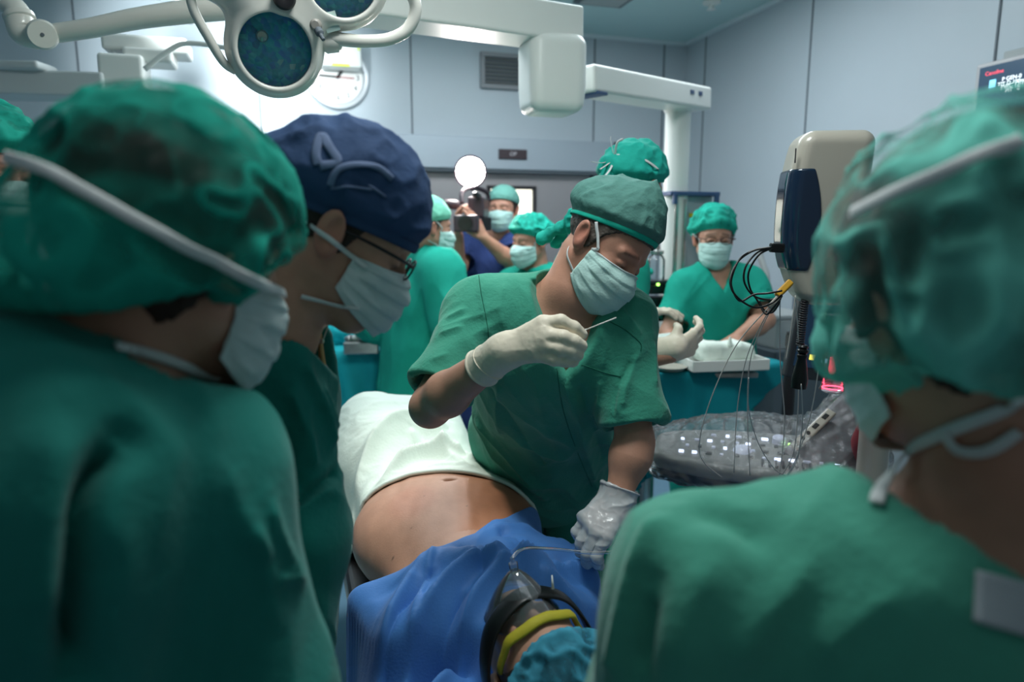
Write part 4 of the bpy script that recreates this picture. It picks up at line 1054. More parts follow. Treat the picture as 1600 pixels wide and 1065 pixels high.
# ---------------------------------------------------------------- blue-capped man behind the left front person
hB = Head(P(533, 357, .94), (.86, .22, -.54), (.40, .10, .88), 1.0)
rb = thing('person', 'person in a navy blue printed cloth cap and glasses leaning in from the left', 'person', (*P(420, 900, 1.1)[:2], 0))
BB = Body(hB, P(428, 505, .94), P(382, 640, 1.08), P(362, 830, 1.12), P(330, 1000, 1.15), {'a': P(420, 626, .99), 'b': P(400, 560, 1.30)},
          {'a': P(446, 840, .96), 'b': P(440, 760, 1.35)}, {'a': P(560, 1010, 1.12), 'b': P(560, 900, 1.34)}, (.95, .25, 0), 1.05, 1.1, 1.15)
BB.hands['a'] = hand_bones(P(440, 1110, .96), A(.2, .6, -.6), A(.3, 0, -1), -1); BB.wr['a'] = P(440, 1110, .96)
BB.wr['b'] = P(430, 960, 1.34); BB.hands['b'] = hand_bones(BB.wr['b'], A(.1, .3, -.9), A(.5, 0, -1), 1)
bodyB = build_body(rb, BB, .0032, ('a', 'b'))
topB = BB.top(grow=.020, sleeve=1.9, slr=.070, flare=.010, vdepth=.08, vw=.06, nr=.070, hem=P(390, 1300, 1.15), back=.01)
shirtB = garment(rb, 'gown', topB, BB, .0036, M['scrub_dark'], .013, [(BB.up, .06, 1, 2), (BB.up + BB.side * .5, .045, .8, 5), (BB.el['a'] - BB.sh['a'], .05, .8, 9)])
press_folds(shirtB, [([(450, 800), (490, 765), (530, 735)], .007, -.012), ([(470, 560), (505, 640), (520, 700)], .010, .012), ([(450, 600), (480, 680), (490, 740)], .010, .012), ([(440, 660), (460, 720), (470, 770)], .010, -.010),
    ([(500, 600), (520, 660), (530, 700)], .006, .008), ([(430, 820), (460, 800), (520, 760)], .008, .008), ([(520, 540), (500, 520)], .01, .008)])
hair_shell(rb, hB, M['hair_dark'], .003, .004, -.055)
capB, hemB = wrap_cap(rb, hB, M['cap_navy'], 'pill', z0=.012, slope=.16, puff=.014, bag=.012, wr=.005, nA=140, nT=50, seed=8.2, top=.006)
hem_band(rb, hemB, M['cap_navy'], .007, .0015, hB)
mkB, mcB = wrap_mask(rb, hB, M['mask_white'], amax=66, low=-.022)
glasses(rb, hB, M['black'], None)
tB = bvh(capB, bodyB, mkB)
strap_on(mkB, tB, [(480, 345), (500, 362), (530, 385), (552, 402), (572, 418)], .0034, .003)
strap_on(mkB, tB, [(470, 462), (500, 468), (530, 476), (560, 482)], .0030, .003)
# pale leaping-animal print on the cap
def patch(px, root, tree, m, name, lift=.0012, sub=4):
    pts = catmull([A(x, y, 0) for x, y in px], sub, True); pp, nn = lay(tree, [(q[0], q[1]) for q in pts], lift)
    bm = bmesh.new(); vs = [bm.verts.new(Vector(q)) for q in pp]; fc = bm.faces.new(vs); bmesh.ops.triangulate(bm, faces=[fc], ngon_method='EAR_CLIP')
    bmesh.ops.subdivide_edges(bm, edges=list(bm.edges), cuts=3, use_grid_fill=True)
    for v in bm.verts:
        loc, nr, i, d = tree.find_nearest(v.co)
        if loc is not None:
            if nr.dot(Vector(EYE) - loc) < 0: nr = -nr
            v.co = loc + nr * lift
    o = bm_obj(name, bm, m, root, True); return o
strap_on(capB, tB, [(497, 258), (494, 240), (499, 218), (505, 214), (515, 232), (528, 254), (500, 260)], .0060, .002, M['print'], 'fin_print')
strap_on(capB, tB, [(516, 290), (528, 266), (556, 258), (590, 262), (612, 280)], .0044, .002, M['print'], 'back_print')
strap_on(capB, tB, [(516, 294), (545, 292), (580, 296)], .0016, .002, M['print'], 'belly_print')
strap_on(capB, tB, [(575, 290), (590, 299), (602, 308)], .0016, .002, M['print'], 'flipper_print')

# ---------------------------------------------------------------- colleague just behind the surgeon
hD = Head(P(990, 292, 2.06), (.74, .62, -.30), (.25, .15, .95), .95)
rd = thing('person', 'person in a tied turquoise cap behind the surgeon, gloved hands reaching over the tray', 'person', (*P(960, 800, 2.15)[:2], 0))
BD = Body(hD, P(955, 368, 2.14), P(930, 450, 2.26), P(920, 570, 2.44), P(915, 660, 2.50), {'a': P(905, 420, 2.36), 'b': P(972, 430, 2.14)},
          {'a': P(940, 530, 2.36), 'b': P(968, 560, 2.06)}, {'a': P(1000, 500, 2.20), 'b': P(1046, 553, 1.98)}, (.85, .4, 0), .95)
BD.hands['b'] = hand_bones(P(1046, 553, 1.98), P(1096, 528, 2.02) - P(1046, 553, 1.98), A(-.1, .9, .35), 1, (.62, .68, .74, .8), .95, 1.0, .01)
BD.hands['a'] = hand_bones(P(990, 497, 2.24), P(1034, 484, 2.26) - P(990, 497, 2.24), A(0, -.1, -1), 1, (.3, .4, .5, .5), .3, .95)
bodyD = build_body(rd, BD, .004)
garment(rd, 'gown', BD.top(grow=.016, sleeve=.9, nr=.075, vdepth=.03), BD, .007, M['scrub_teal'], .01)
for k, s_ in (('b', 1), ('a', 1)):
    wv = unit(BD.el[k] - BD.wr[k]); w0 = BD.hands[k][0][0] + wv * .01
    sdf_obj('glove', glove_f(BD.hands[k], w0, wv, .045, .032, .036), w0 - .2, w0 + .2, .0026, M['glove'], rd, lambda v, n: .0012 * (ridge(v * 40) - .4))
hair_shell(rd, hD, M['hair_dark'], .004, .004, -.05)
capD, hemD = wrap_cap(rd, hD, M['cap_teal'], 'pill', z0=.012, slope=.38, puff=.012, bag=.016, wr=.007, nA=140, nT=46, seed=9.4, top=.012)
hem_band(rd, hemD, M['cap_hem'], .004, .0015, hD)
strap_l(capD, hD, [(.080, -.02, .045), (.06, -.075, .055), (.02, -.108, .05), (-.03, -.108, .05)], .024, .0035, name='white_tie')
kp = hD.w(.01, -.125, .045)
for j, (dx, dz, ln) in enumerate(((.03, .05, 1), (-.01, .055, 1), (.0, -.04, 1.2), (.03, -.06, 1.4), (-.03, -.03, 1))):
    tube('white_tie_loop', [kp, kp + hD.R @ A(dx * .6, -.025, dz * .7), kp + hD.R @ A(dx, -.018 - .01 * j, dz) * ln], .001, M['strap'], capD, 6, 8, (.0035, .0010))
sdf_obj('cap_ties', U_([(ell(hD.w(0, -.112, -.01), (.03, .02, .035)), .01), (cone(hD.w(0, -.115, -.02), hD.w(.0, -.165, -.06), .010, .016), .01), (cone(hD.w(0, -.115, -.03), hD.w(.02, -.13, -.10), .010, .014), .01)]),
        hD.c - .25, hD.c + .25, .0035, M['cap_teal'], rd, lambda v, n: .008 * ridge(v * 50))
legs(rd, BD, .014, M['scrub_teal'])

# ---------------------------------------------------------------- woman behind the instrument table
hE = Head(P(1115, 371, 3.05), (-.06, -1, -.10), (.02, 0, 1), 1.0)
re_ = thing('person', 'woman in glasses, mask and bright teal cap and scrubs standing behind the instrument table', 'person', (*P(1120, 800, 3.05)[:2], 0))
xz = P(1122, 440, 3.06); sx = A(1, 0, 0)
def dn(x, z, y=0): return A(xz[0] + x, xz[1] + y, z)
BE = Body(hE, P(1118, 417, 3.08), dn(0, 1.26), dn(.0, 1.05), dn(0, .88), {'a': P(1074, 450, 3.08), 'b': P(1168, 444, 3.08)},
          {'a': P(1045, 520, 3.04), 'b': P(1196, 500, 2.98)}, {'a': P(1068, 570, 2.86), 'b': P(1152, 528, 2.90)}, (0, -1, 0), 1.02, 1.0)
BE.hands['a'] = hand_bones(BE.wr['a'], A(.2, -.5, -.6), A(.3, 0, -1), 1); BE.hands['b'] = hand_bones(BE.wr['b'], A(-.5, -.8, -.2), A(-.2, 0, -1), -1)
build_body(re_, BE, .0042, ('a', 'b'), lambda v, q, t: t * A(1.12, 1.14, 1.14))
garment(re_, 'scrub_shirt', BE.top(grow=.02, sleeve=.72, slr=.070, flare=.014, vdepth=.11, vw=.062, nr=.072, hem=dn(0, .72)), BE, .0062, M['scrub_teal'], .014,
        [(BE.up, .09, 1, 0), (BE.up + BE.side * .7, .07, .7, 5), (BE.up - BE.side * .7, .07, .7, 9)])
hair_shell(re_, hE, M['hair_dark'], .004, .004, -.05)
wrap_cap(re_, hE, M['net_far'], 'net', z0=.006, slope=.42, puff=.026, bag=.02, wr=.009, seed=2.2)
mkE, mcE = wrap_mask(re_, hE, M['mask'], amax=66)
glasses(re_, hE, mat('brown_frame', srgb(60, 34, 30), .3), None)
strap_l(mkE, hE, [(.074, .04, -.010), (.083, .015, .004), (.09, -.004, .012)], start=mcE['rt']); strap_l(mkE, hE, [(-.074, .04, -.010), (-.083, .015, .004), (-.09, -.004, .012)], start=mcE['lt'])
legs(re_, BE, .014, M['scrub_teal'])

# ---------------------------------------------------------------- cameraman with video camera and its lamp
hG = Head(P(786, 326, 3.95), (-.28, -.95, -.02), (0, 0, 1), 1.0)
rg = thing('person', 'cameraman in blue scrubs, green cap and mask raising a video camera before the door', 'person', (*P(775, 700, 4.0)[:2], 0))
g0 = P(768, 395, 4.0)
def gn(x, z, y=0): return A(g0[0] + x, g0[1] + y, z)
BG = Body(hG, P(778, 362, 3.99), gn(0, 1.36), gn(0, 1.12), gn(0, .92), {'a': P(728, 385, 3.98), 'b': P(808, 388, 3.98)},
          {'a': P(716, 428, 3.80), 'b': P(800, 410, 3.72)}, {'a': P(716, 368, 3.62), 'b': P(757, 372, 3.58)}, (-.15, -1, 0), .98)
BG.hands['a'] = hand_bones(BG.wr['a'], A(-.05, -.3, 1), A(1, -.2, 0), -1, (.5, .6, .6, .6)); BG.hands['b'] = hand_bones(BG.wr['b'], A(-.42, -.3, .9), A(-.8, .3, -.1), 1, (.15, .2, .25, .3), .2, 1.05, .1)
build_body(rg, BG, .0052, ('a', 'b'), lambda v, q, t: t * A(1.1, 1.05, 1.05))
garment(rg, 'scrub_shirt', BG.top(grow=.018, sleeve=.6, slr=.07, vdepth=.09, hem=gn(0, .78)), BG, .0075, M['scrub_blue'], .012)
hair_shell(rg, hG, M['hair_dark'], .005, .004, -.05)
wrap_cap(rg, hG, mat('sage_cap', srgb(110, 170, 158), .8), 'pill', z0=.028, slope=.25, puff=.006, bag=.006, wr=.003, nA=90, nT=30, seed=4.4, top=.0)
wrap_mask(rg, hG, M['mask'], amax=66)
legs(rg, BG, .016, M['scrub_blue'])
vc = thing('video_camera', 'dark shoulder video camera with a blazing lamp on top, raised by the cameraman', 'video camera', P(735, 335, 3.6))
vm = mat('camera_body', srgb(58, 46, 54), .4); RV = frame(A(-.10, -1, .02))
box('camera_body', P(748, 325, 3.68), (.085, .22, .11), vm, vc, RV, .012, 3)
box('matte_box', P(729, 349, 3.5), (.125, .07, .085), vm, vc, RV, .008, 2)
lathe('lens', P(729, 349, 3.5) - RV[:, 1] * .0 + A(0, 0, 0), [(.034, -.05), (.038, .04), (.030, .041), (0, .036)], M['black'], vc, rot_to(RV[:, 1]), 32)
lathe('eyepiece', P(712, 320, 3.6), [(.02, -.02), (.026, 0), (.024, .06), (.018, .065)], vm, vc, rot_to(A(-.9, -.3, .1)), 20)
tube('handle', [P(722, 318, 3.6), P(722, 300, 3.62), P(738, 293, 3.68), P(760, 300, 3.76), P(764, 314, 3.78)], .012, vm, vc, 5, 10)
lathe('microphone', P(745, 305, 3.5), [(.012, -.08), (.016, -.06), (.016, .05), (.010, .06)], M['black'], vc, rot_to(RV[:, 1]), 16)
box('screen_panel', P(760, 350, 3.64), (.006, .085, .07), M['black'], vc, frame(A(-.55, -.83, 0)), .002)
box('screen_face', P(760, 350, 3.64) + frame(A(-.55, -.83, 0)) @ A(.004, 0, 0), (.002, .070, .055), mat('camera_screen', srgb(190, 215, 220), .3, emit=(.7, .85, .9), es=.9), vc, frame(A(-.55, -.83, 0)))
vl_c = P(735, 268, 3.66); VD = unit(EYE - vl_c)
lamp_h = lathe('lamp_head', vl_c - VD * .035, [(.03, 0), (.055, .012), (.083, .036), (.087, .042), (.083, .042)], vm, vc, rot_to(VD), 36)
lathe('lamp_front', vl_c + VD * .004, [(.082, 0), (.055, .012), (0, .017)], mat('video_lamp_light', (1, 1, 1), .5, emit=(1.0, .90, .86), es=160), lamp_h, rot_to(VD), 36)
tube('lamp_post', [vl_c - VD * .03 - A(0, 0, .05), P(738, 296, 3.66)], .010, vm, vc, 1, 10)
# dark microphone head at the cameraman's elbow
mc_ = thing('foam_microphone', 'round black foam microphone low in front of the cameraman', 'microphone', P(716, 424, 3.5))
lathe('foam_head', P(716, 424, 3.5), [(0, -.045), (.025, -.038), (.038, -.012), (.036, .018), (.022, .040), (0, .046)], M['black'], mc_, rot_to(A(-.6, -.5, .6)), 24)
tube('microphone_stem', [P(716, 424, 3.5), P(735, 470, 3.55), P(742, 560, 3.6)], .012, M['black'], mc_, 4, 8)

# ---------------------------------------------------------------- green gowned colleague at the left trolley
hH = Head(P(671, 353, 3.15), (.86, .42, -.12), (.05, .02, 1), 1.0)
rh = thing('person', 'person in a pale cap and long green gown with back turned, beside the cameraman', 'person', (*P(650, 800, 3.2)[:2], 0))
h0 = P(645, 420, 3.2)
def hn(x, z, y=0): return A(h0[0] + x, h0[1] + y, z)
BH = Body(hH, P(668, 397, 3.2), hn(.02, 1.22), hn(.0, 1.02), hn(-.02, .84), {'a': P(688, 424, 3.06), 'b': P(620, 420, 3.32)},
          {'a': P(716, 505, 3.02), 'b': P(590, 500, 3.35)}, {'a': P(752, 540, 3.15), 'b': P(640, 540, 3.5)}, (.8, .5, 0), 1.08, 1.1)
BH.hands['a'] = hand_bones(BH.wr['a'], A(.7, .4, -.2), A(0, 0, -1), 1); BH.hands['b'] = hand_bones(BH.wr['b'], A(.7, .4, -.2), A(0, 0, -1), -1)
build_body(rh, BH, .005, ('a', 'b'))
garment(rh, 'gown', BH.top(grow=.035, sleeve=1.4, slr=.082, flare=.02, nr=.07, vdepth=.02, hem=hn(0, .72)), BH, .0068, M['scrub_teal'], .022, [(A(.15, 0, 1), .12, 1, 0), (A(.3, .1, 1), .07, .5, 6)])
hair_shell(rh, hH, M['hair'], .005, .003, -.05)
wrap_cap(rh, hH, mat('mint_cap', srgb(120, 200, 172), .8), 'pill', z0=.020, slope=.25, puff=.008, bag=.008, wr=.003, nA=90, nT=30, seed=6.4, top=.004)
mkH, mcH = wrap_mask(rh, hH, M['mask'], amax=66)
for sd_ in (1, -1):
    k = 'rt' if sd_ > 0 else 'lt'; strap_l(mkH, hH, [(sd_ * .074, .04, -.005), (sd_ * .084, .01, .02), (sd_ * .08, -.03, .04)], start=mcH[k])
    strap_l(mkH, hH, [(sd_ * .062, .02, -.08), (sd_ * .066, -.03, -.07), (sd_ * .03, -.085, -.06)], start=mcH[k[0] + 'b'])
legs(rh, BH, .014, M['scrub_teal'])

# ---------------------------------------------------------------- small woman in a net cap next to the cameraman
hI = Head(P(829, 376, 3.45), (-.72, -.62, -.12), (0, 0, 1), .98)
ri = thing('person', 'person in a teal net cap and mask turned left, half hidden by the surgeon', 'person', (*P(835, 700, 3.5)[:2], 0))
i0 = P(838, 440, 3.5)
def inn_(x, z, y=0): return A(i0[0] + x, i0[1] + y, z)
BI = Body(hI, P(838, 415, 3.5), inn_(0, 1.2), inn_(0, 1.0), inn_(0, .82), {'a': P(800, 445, 3.6), 'b': P(875, 445, 3.4)}, {'a': P(790, 530, 3.6), 'b': P(880, 530, 3.36)},
          {'a': P(770, 560, 3.4), 'b': P(850, 580, 3.2)}, (-.7, -.6, 0), .95)
BI.hands['a'] = hand_bones(BI.wr['a'], A(-.5, -.6, -.2), A(0, 0, -1), 1); BI.hands['b'] = hand_bones(BI.wr['b'], A(-.5, -.6, -.2), A(0, 0, -1), -1)
build_body(ri, BI, .0055, ('a', 'b'), lambda v, q, t: t * A(1.12, 1.1, 1.1))
garment(ri, 'scrub_shirt', BI.top(grow=.02, sleeve=.8, vdepth=.03, hem=inn_(0, .7)), BI, .009, M['scrub_teal'], .012)
hair_shell(ri, hI, M['hair_dark'], .005, .004, -.05)
wrap_cap(ri, hI, M['net_far'], 'net', z0=.0, slope=.5, puff=.024, bag=.035, wr=.009, nA=100, nT=36, seed=7.7)
mkI, mcI = wrap_mask(ri, hI, M['mask'], amax=66)
strap_l(mkI, hI, [(.074, .04, -.01), (.084, .01, .01), (.09, -.004, .012)], start=mcI['rt']); strap_l(mkI, hI, [(-.074, .04, -.01), (-.084, .01, .01), (-.09, -.004, .012)], start=mcI['lt'])
legs(ri, BI, .016, M['scrub_teal'])

# ---------------------------------------------------------------- person cut by the left edge
hJ = Head(P(-18, 262, 1.55), (.8, -.35, -.2), (0, 0, 1), 1.0)
rj = thing('person', 'person at the far left edge, only a strip of teal cap showing', 'person', (*P(-60, 900, 1.6)[:2], 0))
j0 = P(-60, 420, 1.6)
def jn(x, z, y=0): return A(j0[0] + x, j0[1] + y, z)
BJ = Body(hJ, P(-35, 345, 1.6), jn(0, 1.38), jn(0, 1.15), jn(0, .95), {'a': P(-60, 420, 1.45), 'b': P(0, 420, 1.78)}, {'a': P(-60, 620, 1.4), 'b': P(0, 620, 1.8)},
          {'a': P(0, 700, 1.3), 'b': P(40, 700, 1.75)}, (.85, -.3, 0), .95)
BJ.hands['a'] = hand_bones(BJ.wr['a'], A(.9, -.2, -.2), A(0, 0, -1), 1); BJ.hands['b'] = hand_bones(BJ.wr['b'], A(.9, -.2, -.2), A(0, 0, -1), -1)
build_body(rj, BJ, .006, ('a', 'b'))
garment(rj, 'gown', BJ.top(grow=.02, sleeve=1.3, hem=jn(0, .7)), BJ, .009, M['scrub_teal'], .012)
wrap_cap(rj, hJ, M['net_far'], 'net', z0=.0, slope=.5, puff=.03, bag=.035, wr=.009, nA=100, nT=36, seed=3.7)
wrap_mask(rj, hJ, M['mask'], amax=66)
legs(rj, BJ, .016, M['scrub_teal'])

# ================================================================ PATIENT, TABLE AND DRAPES
O_ = A(.033, 1.07, 0); AX = unit(A(-.31, .95, 0)); SD = unit(A(.95, .31, 0)); TZ = .70
def B_(s, t, z): return O_ + AX * s + SD * t + A(0, 0, z)
BODM = np.stack([SD, AX, A(0, 0, 1)], 1)
ot = thing('operating_table', 'grey padded operating table under the lying patient', 'operating table', B_(.75, 0, 0))
box('table_pad', B_(.80, 0, TZ - .05), (.52, 1.95, .08), M['black'], ot, BODM, .02, 3)
box('table_top', B_(.80, 0, TZ - .105), (.50, 1.9, .03), M['metal'], ot, BODM, .004)
box('column', B_(.75, 0, .35), (.24, .40, .46), M['metal'], ot, BODM, .02); box('foot_plate', B_(.75, 0, .07), (.44, .90, .14), M['metal'], ot, BODM, .02)
pl = thing('pillow', 'blue covered head pillow under the patient', 'pillow', B_(0, 0, TZ))
sdf_obj('pillow_cover', sbox(B_(-.03, 0, TZ + .028), (.20, .14, .034), BODM, .03), B_(-.03, 0, TZ) - .3, B_(-.03, 0, TZ) + .3, .008, M['drape_blue'], pl, lambda v, n: .004 * ridge(v * 20))
hP = Head(B_(-.03, .012, .872), A(-.20, .06, 1), -AX + A(.12, 0, .10), 1.02)
pt = thing('person', 'patient lying on the operating table with bare belly, blue net cap and oxygen mask', 'person', B_(.6, 0, TZ))
bellyc = B_(.66, 0, TZ + .108)
trunkP = [(ell(B_(.34, 0, TZ + .105), (.185, .22, .108), BODM), .1), (ell(bellyc, (.245, .26, .146), BODM), .10), (ell(B_(.92, 0, TZ + .09), (.20, .18, .10), BODM), .1),
          (cone(hP.w(0, -.02, -.07), B_(.19, 0, TZ + .09), .056, .066), .05), (cone(B_(.24, -.16, TZ + .08), B_(.24, .16, TZ + .08), .062), .06),
          (cone(B_(.22, -.19, TZ + .08), B_(.36, -.235, TZ + .10), .055, .042), .03), (cone(B_(.36, -.235, TZ + .10), B_(.28, -.03, TZ + .21), .040, .03), .02),
          (cone(B_(.25, .19, TZ + .08), B_(.40, .25, TZ + .08), .055, .042), .03), (cone(B_(.40, .25, TZ + .08), B_(.32, .06, TZ + .20), .042, .030), .02),
          (cone(B_(.98, -.10, TZ + .09), B_(1.30, -.13, TZ + .24), .088, .062), .05), (cone(B_(.98, .10, TZ + .09), B_(1.30, .10, TZ + .22), .088, .062), .05),
          (cone(B_(1.30, -.13, TZ + .24), B_(1.66, -.12, TZ + .07), .060, .042), .03), (cone(B_(1.30, .10, TZ + .22), B_(1.66, .11, TZ + .07), .060, .042), .03)]
trunk_ = U_(trunkP)
hands_p = hand_f(hand_bones(B_(.28, -.03, TZ + .21), unit(SD - AX * .2), A(0, 0, -1), 1) + []); hands_q = hand_f(hand_bones(B_(.32, .06, TZ + .20), unit(-SD - AX * .3), A(0, 0, -1), -1))
def patf(p):
    r = smin(trunk_(p), hP.f()(p), .03)
    q = (p - B_(.665, .012, TZ + .252)) @ BODM
    nv = np.sqrt((q[:, 0] / 1.7) ** 2 + (q[:, 1] / .75) ** 2 + (q[:, 2] / 1.6) ** 2) - .0075
    r = smax(r, -nv, .012)
    r = smin(smin(r, hands_p(p), .01), hands_q(p), .01)
    return smax(r, TZ - .008 - p[:, 2], .02)
pb = sdf_obj('body', patf, B_(.7, 0, TZ) - A(.75, 1.15, .1), B_(.7, 0, TZ) + A(.75, 1.15, .5), .0034, M['skin'], pt,
             lambda v, n: .0035 * noise(v * 9) + .0014 * noise(v * A(40, 16, 16)) * (((v - O_) @ AX) > .25))
v = verts(pb); t_ = np.ones((len(v), 3)) * A(1.02, 1.07, 1.06); q = (v - bellyc) @ BODM
t_ *= 1 + .05 * noise(v * 7)[:, None]
for (s_, tt, rr) in ((.46, -.17, .0035), (.52, .02, .002), (.60, -.07, .002), (.50, -.12, .0018)):
    dd = np.sqrt((((v - O_) @ AX) - s_) ** 2 + (((v - O_) @ SD) - tt) ** 2); t_ *= (1 - .65 * np.exp(-(dd / rr) ** 4))[:, None]
# reddened patch, and skin toned darker and browner to one side of the navel
u1 = (v - O_) @ AX; u2 = (v - O_) @ SD
brn = 1 / (1 + np.exp(-(u2 - .035 - .25 * (u1 - .66)) / .006)); t_ = t_ * (1 - brn[:, None] * A(.14, .30, .44) * ((u1 > .42) & (v[:, 2] > TZ + .02))[:, None])
rd_ = np.exp(-(((u1 - .60) / .07) ** 2 + ((u2 + .10) / .06) ** 2) ** 3); t_ = t_ * (1 - rd_[:, None] * A(.0, .10, .12))
paint(pb, t_)
hair_shell(pt, hP, M['hair_dark'], .004, .004, -.05)
wrap_cap(pt, hP, M['net_blue'], 'net', z0=.030, slope=.25, puff=.022, bag=.01, wr=.010, seed=12.2, nA=140, nT=50)
# goggles foam, dark head harness, clear oxygen mask
ymat = mat('yellow_foam', srgb(176, 164, 40), .7, bump=.3, bscale=90)
pp, nn = snap(hP, catmull([A(-.078, .030, .004), A(-.062, .075, .020), A(-.030, .095, .034), A(0, .1, .034), A(.030, .095, .034), A(.062, .075, .020), A(.078, .030, .004)], 5), .007)
gg = tube('goggle_band', pp, .001, ymat, pt, 1, 8, (.010, .0045), nn)
hpts = [A(-.100, -.05, .0), A(-.100, .0, -.006), A(-.092, .045, -.012), A(-.070, .088, -.016), A(-.036, .112, -.018), A(0, .122, -.018), A(.036, .112, -.018), A(.070, .088, -.016), A(.092, .045, -.012), A(.100, .0, -.006), A(.100, -.05, .0)]
tube('harness_strap', [hP.w(*q) for q in hpts], .001, M['black'], pt, 5, 8, (.020, .004), [hP.R @ unit(A(q[0], q[1] - .0, .25 * abs(q[1]))) for q in hpts])
tube('strap_clip', [hP.w(.046, .118, -.006), hP.w(.050, .140, -.008)], [.003, .0012], M['white'], pt, 1, 6)
om = thing('oxygen_mask', 'clear pointed oxygen mask over the nose and mouth of the patient', 'oxygen mask', hP.w(0, .12, -.05))
nA_, nT_ = 48, 24; mv = []
for i in range(nA_):
    a = 2 * math.pi * i / nA_
    for j in range(nT_):
        t = j / (nT_ - 1); rx = .058 * (1 - t) ** .85 + .006; rz = .070 * (1 - t) ** .85 + .006
        bx, bz = rx * math.sin(a), rz * math.cos(a)
        mv.append(hP.w(bx, .074 + .030 * max(0, 1 - (bx / .05) ** 2) * (1 - t) * .6 + .082 * t + .004 * math.sin(a * 3) * (1 - t), -.055 + bz + .010 * t))
mf = [(i * nT_ + j, ((i + 1) % nA_) * nT_ + j, ((i + 1) % nA_) * nT_ + j + 1, i * nT_ + j + 1) for i in range(nA_) for j in range(nT_ - 1)]
sh_ = mesh('mask_shell', mv, mf, M['clear'], om); md = sh_.modifiers.new('t', 'SOLIDIFY'); md.thickness = .0015
lathe('connector', hP.w(0, .160, -.045), [(.006, -.01), (.008, 0), (.008, .008), (.0035, .010), (.0035, .018)], M['clear'], om, rot_to(hP.R[:, 1]), 20)
tube('oxygen_tube', [hP.w(0, .176, -.045), hP.w(.03, .178, -.06), hP.w(.10, .14, -.10), hP.w(.20, .09, -.12), hP.w(.32, .06, -.12)], .0030, M['clear'], om, 6, 8)

def cloth(name, label, cat, s0f, s1f, t0, t1, m, fold, lift, nS=190, nT=190, sup=None, smooth_n=3, side_drop=.30, fade=False):
    S = np.linspace(0, 1, nS)[:, None]; T = np.linspace(t0, t1, nT)[None] + 0 * S
    S = s0f(T[0])[None] * (1 - S) + s1f(T[0])[None] * S
    xy = O_[None] + AX * S.reshape(-1, 1) + SD * T.reshape(-1, 1)
    z = np.full(len(xy), 1.35)
    for _ in range(70): z = z - np.clip(sup(np.stack([xy[:, 0], xy[:, 1], z], 1)), -.02, .03) * .8; z = np.maximum(z, TZ - side_drop)
    Z = z.reshape(nS, nT)
    for _ in range(smooth_n * 6):
        Zs = Z.copy(); Zs[1:-1] = (Z[:-2] + Z[2:] + 2 * Z[1:-1]) / 4; Zs[:, 1:-1] = (Zs[:, :-2] + Zs[:, 2:] + 2 * Zs[:, 1:-1]) / 4; Z = np.maximum(Zs, z.reshape(nS, nT) - 0.0)
    p = np.stack([xy[:, 0], xy[:, 1], Z.ravel()], 1)
    p[:, 2] += np.maximum(lift + fold(p, S.ravel(), T.ravel()) * np.tile(np.clip((1 - np.linspace(0, 1, nS)) * 7 + (.25 if fade else 1), 0, 1)[:, None], (1, nT)).ravel(), .005)
    gx = np.gradient(Z, axis=1).ravel(); p -= SD * (np.clip(gx * 6, -.03, .03) * 0)[:, None]
    F = (np.arange(nS - 1)[:, None] * nT + np.arange(nT - 1)[None])[..., None] + np.array([0, 1, nT + 1, nT])[None, None]
    o = mesh(name, p, F.reshape(-1, 4), m); md = o.modifiers.new('t', 'SOLIDIFY'); md.thickness = .003; md.offset = 1
    return tag(o, label, cat)
tablef = sbox(B_(.80, 0, TZ - .05), (.27, .98, .05), BODM, .02)
pillowf = sbox(B_(-.03, 0, TZ + .028), (.20, .14, .036), BODM, .03)
body_only = lambda p: smin(trunk_(p), tablef(p), .03)
def zline(px, z): return [on_z(x, y, z) * A(1, 1, 0) for x, y in [(q[0], q[1]) for q in catmull([A(x, y, 0) for x, y in px], 5)]]
def creases(p, L):
    q = p * A(1, 1, 0); r = 0
    for ln, w_, h_ in L:
        d = seg_dist(q, ln); e = np.minimum(np.sqrt(((q - ln[0]) ** 2).sum(1)), np.sqrt(((q - ln[-1]) ** 2).sum(1)))
        r = r + h_ * 1.45 * np.exp(-(d / (w_ * .8)) ** 1.1) * np.clip(e / (1.6 * w_) + .15, 0, 1)
    return r
BL = [(zline([(525, 1040), (600, 950), (660, 890), (735, 850), (800, 832)], .90), .030, .030), (zline([(545, 1064), (610, 985), (680, 930), (745, 902), (800, 896)], .90), .024, .034),
      (zline([(640, 1060), (690, 1000), (745, 950), (800, 915)], .88), .022, .028), (zline([(700, 855), (735, 868), (760, 900)], .92), .02, -.014),
      (zline([(775, 832), (815, 858), (880, 870), (960, 866)], .92), .016, -.018), (zline([(760, 838), (830, 822), (900, 812)], .92), .018, .014), (zline([(800, 905), (870, 880), (930, 868), (985, 862)], .90), .020, .030),
      (zline([(840, 912), (900, 918), (960, 922)], .88), .018, .022), (zline([(560, 1000), (620, 940), (680, 900)], .9), .012, -.014), (zline([(600, 1050), (660, 975), (730, 925)], .9), .012, -.016),
      (zline([(860, 890), (920, 892), (985, 896)], .88), .014, -.014), (zline([(680, 870), (670, 900), (640, 960)], .9), .012, .014), (zline([(900, 812), (940, 835), (975, 850)], .9), .016, .014)]
def fold_blue(p, s, t):
    return creases(p, BL) + folds(p, unit(SD + AX * .55), .05, 6, .5, 2.7) * .006 + folds(p, unit(AX + SD * .8), .03, 5, .4, 1.1) * .003
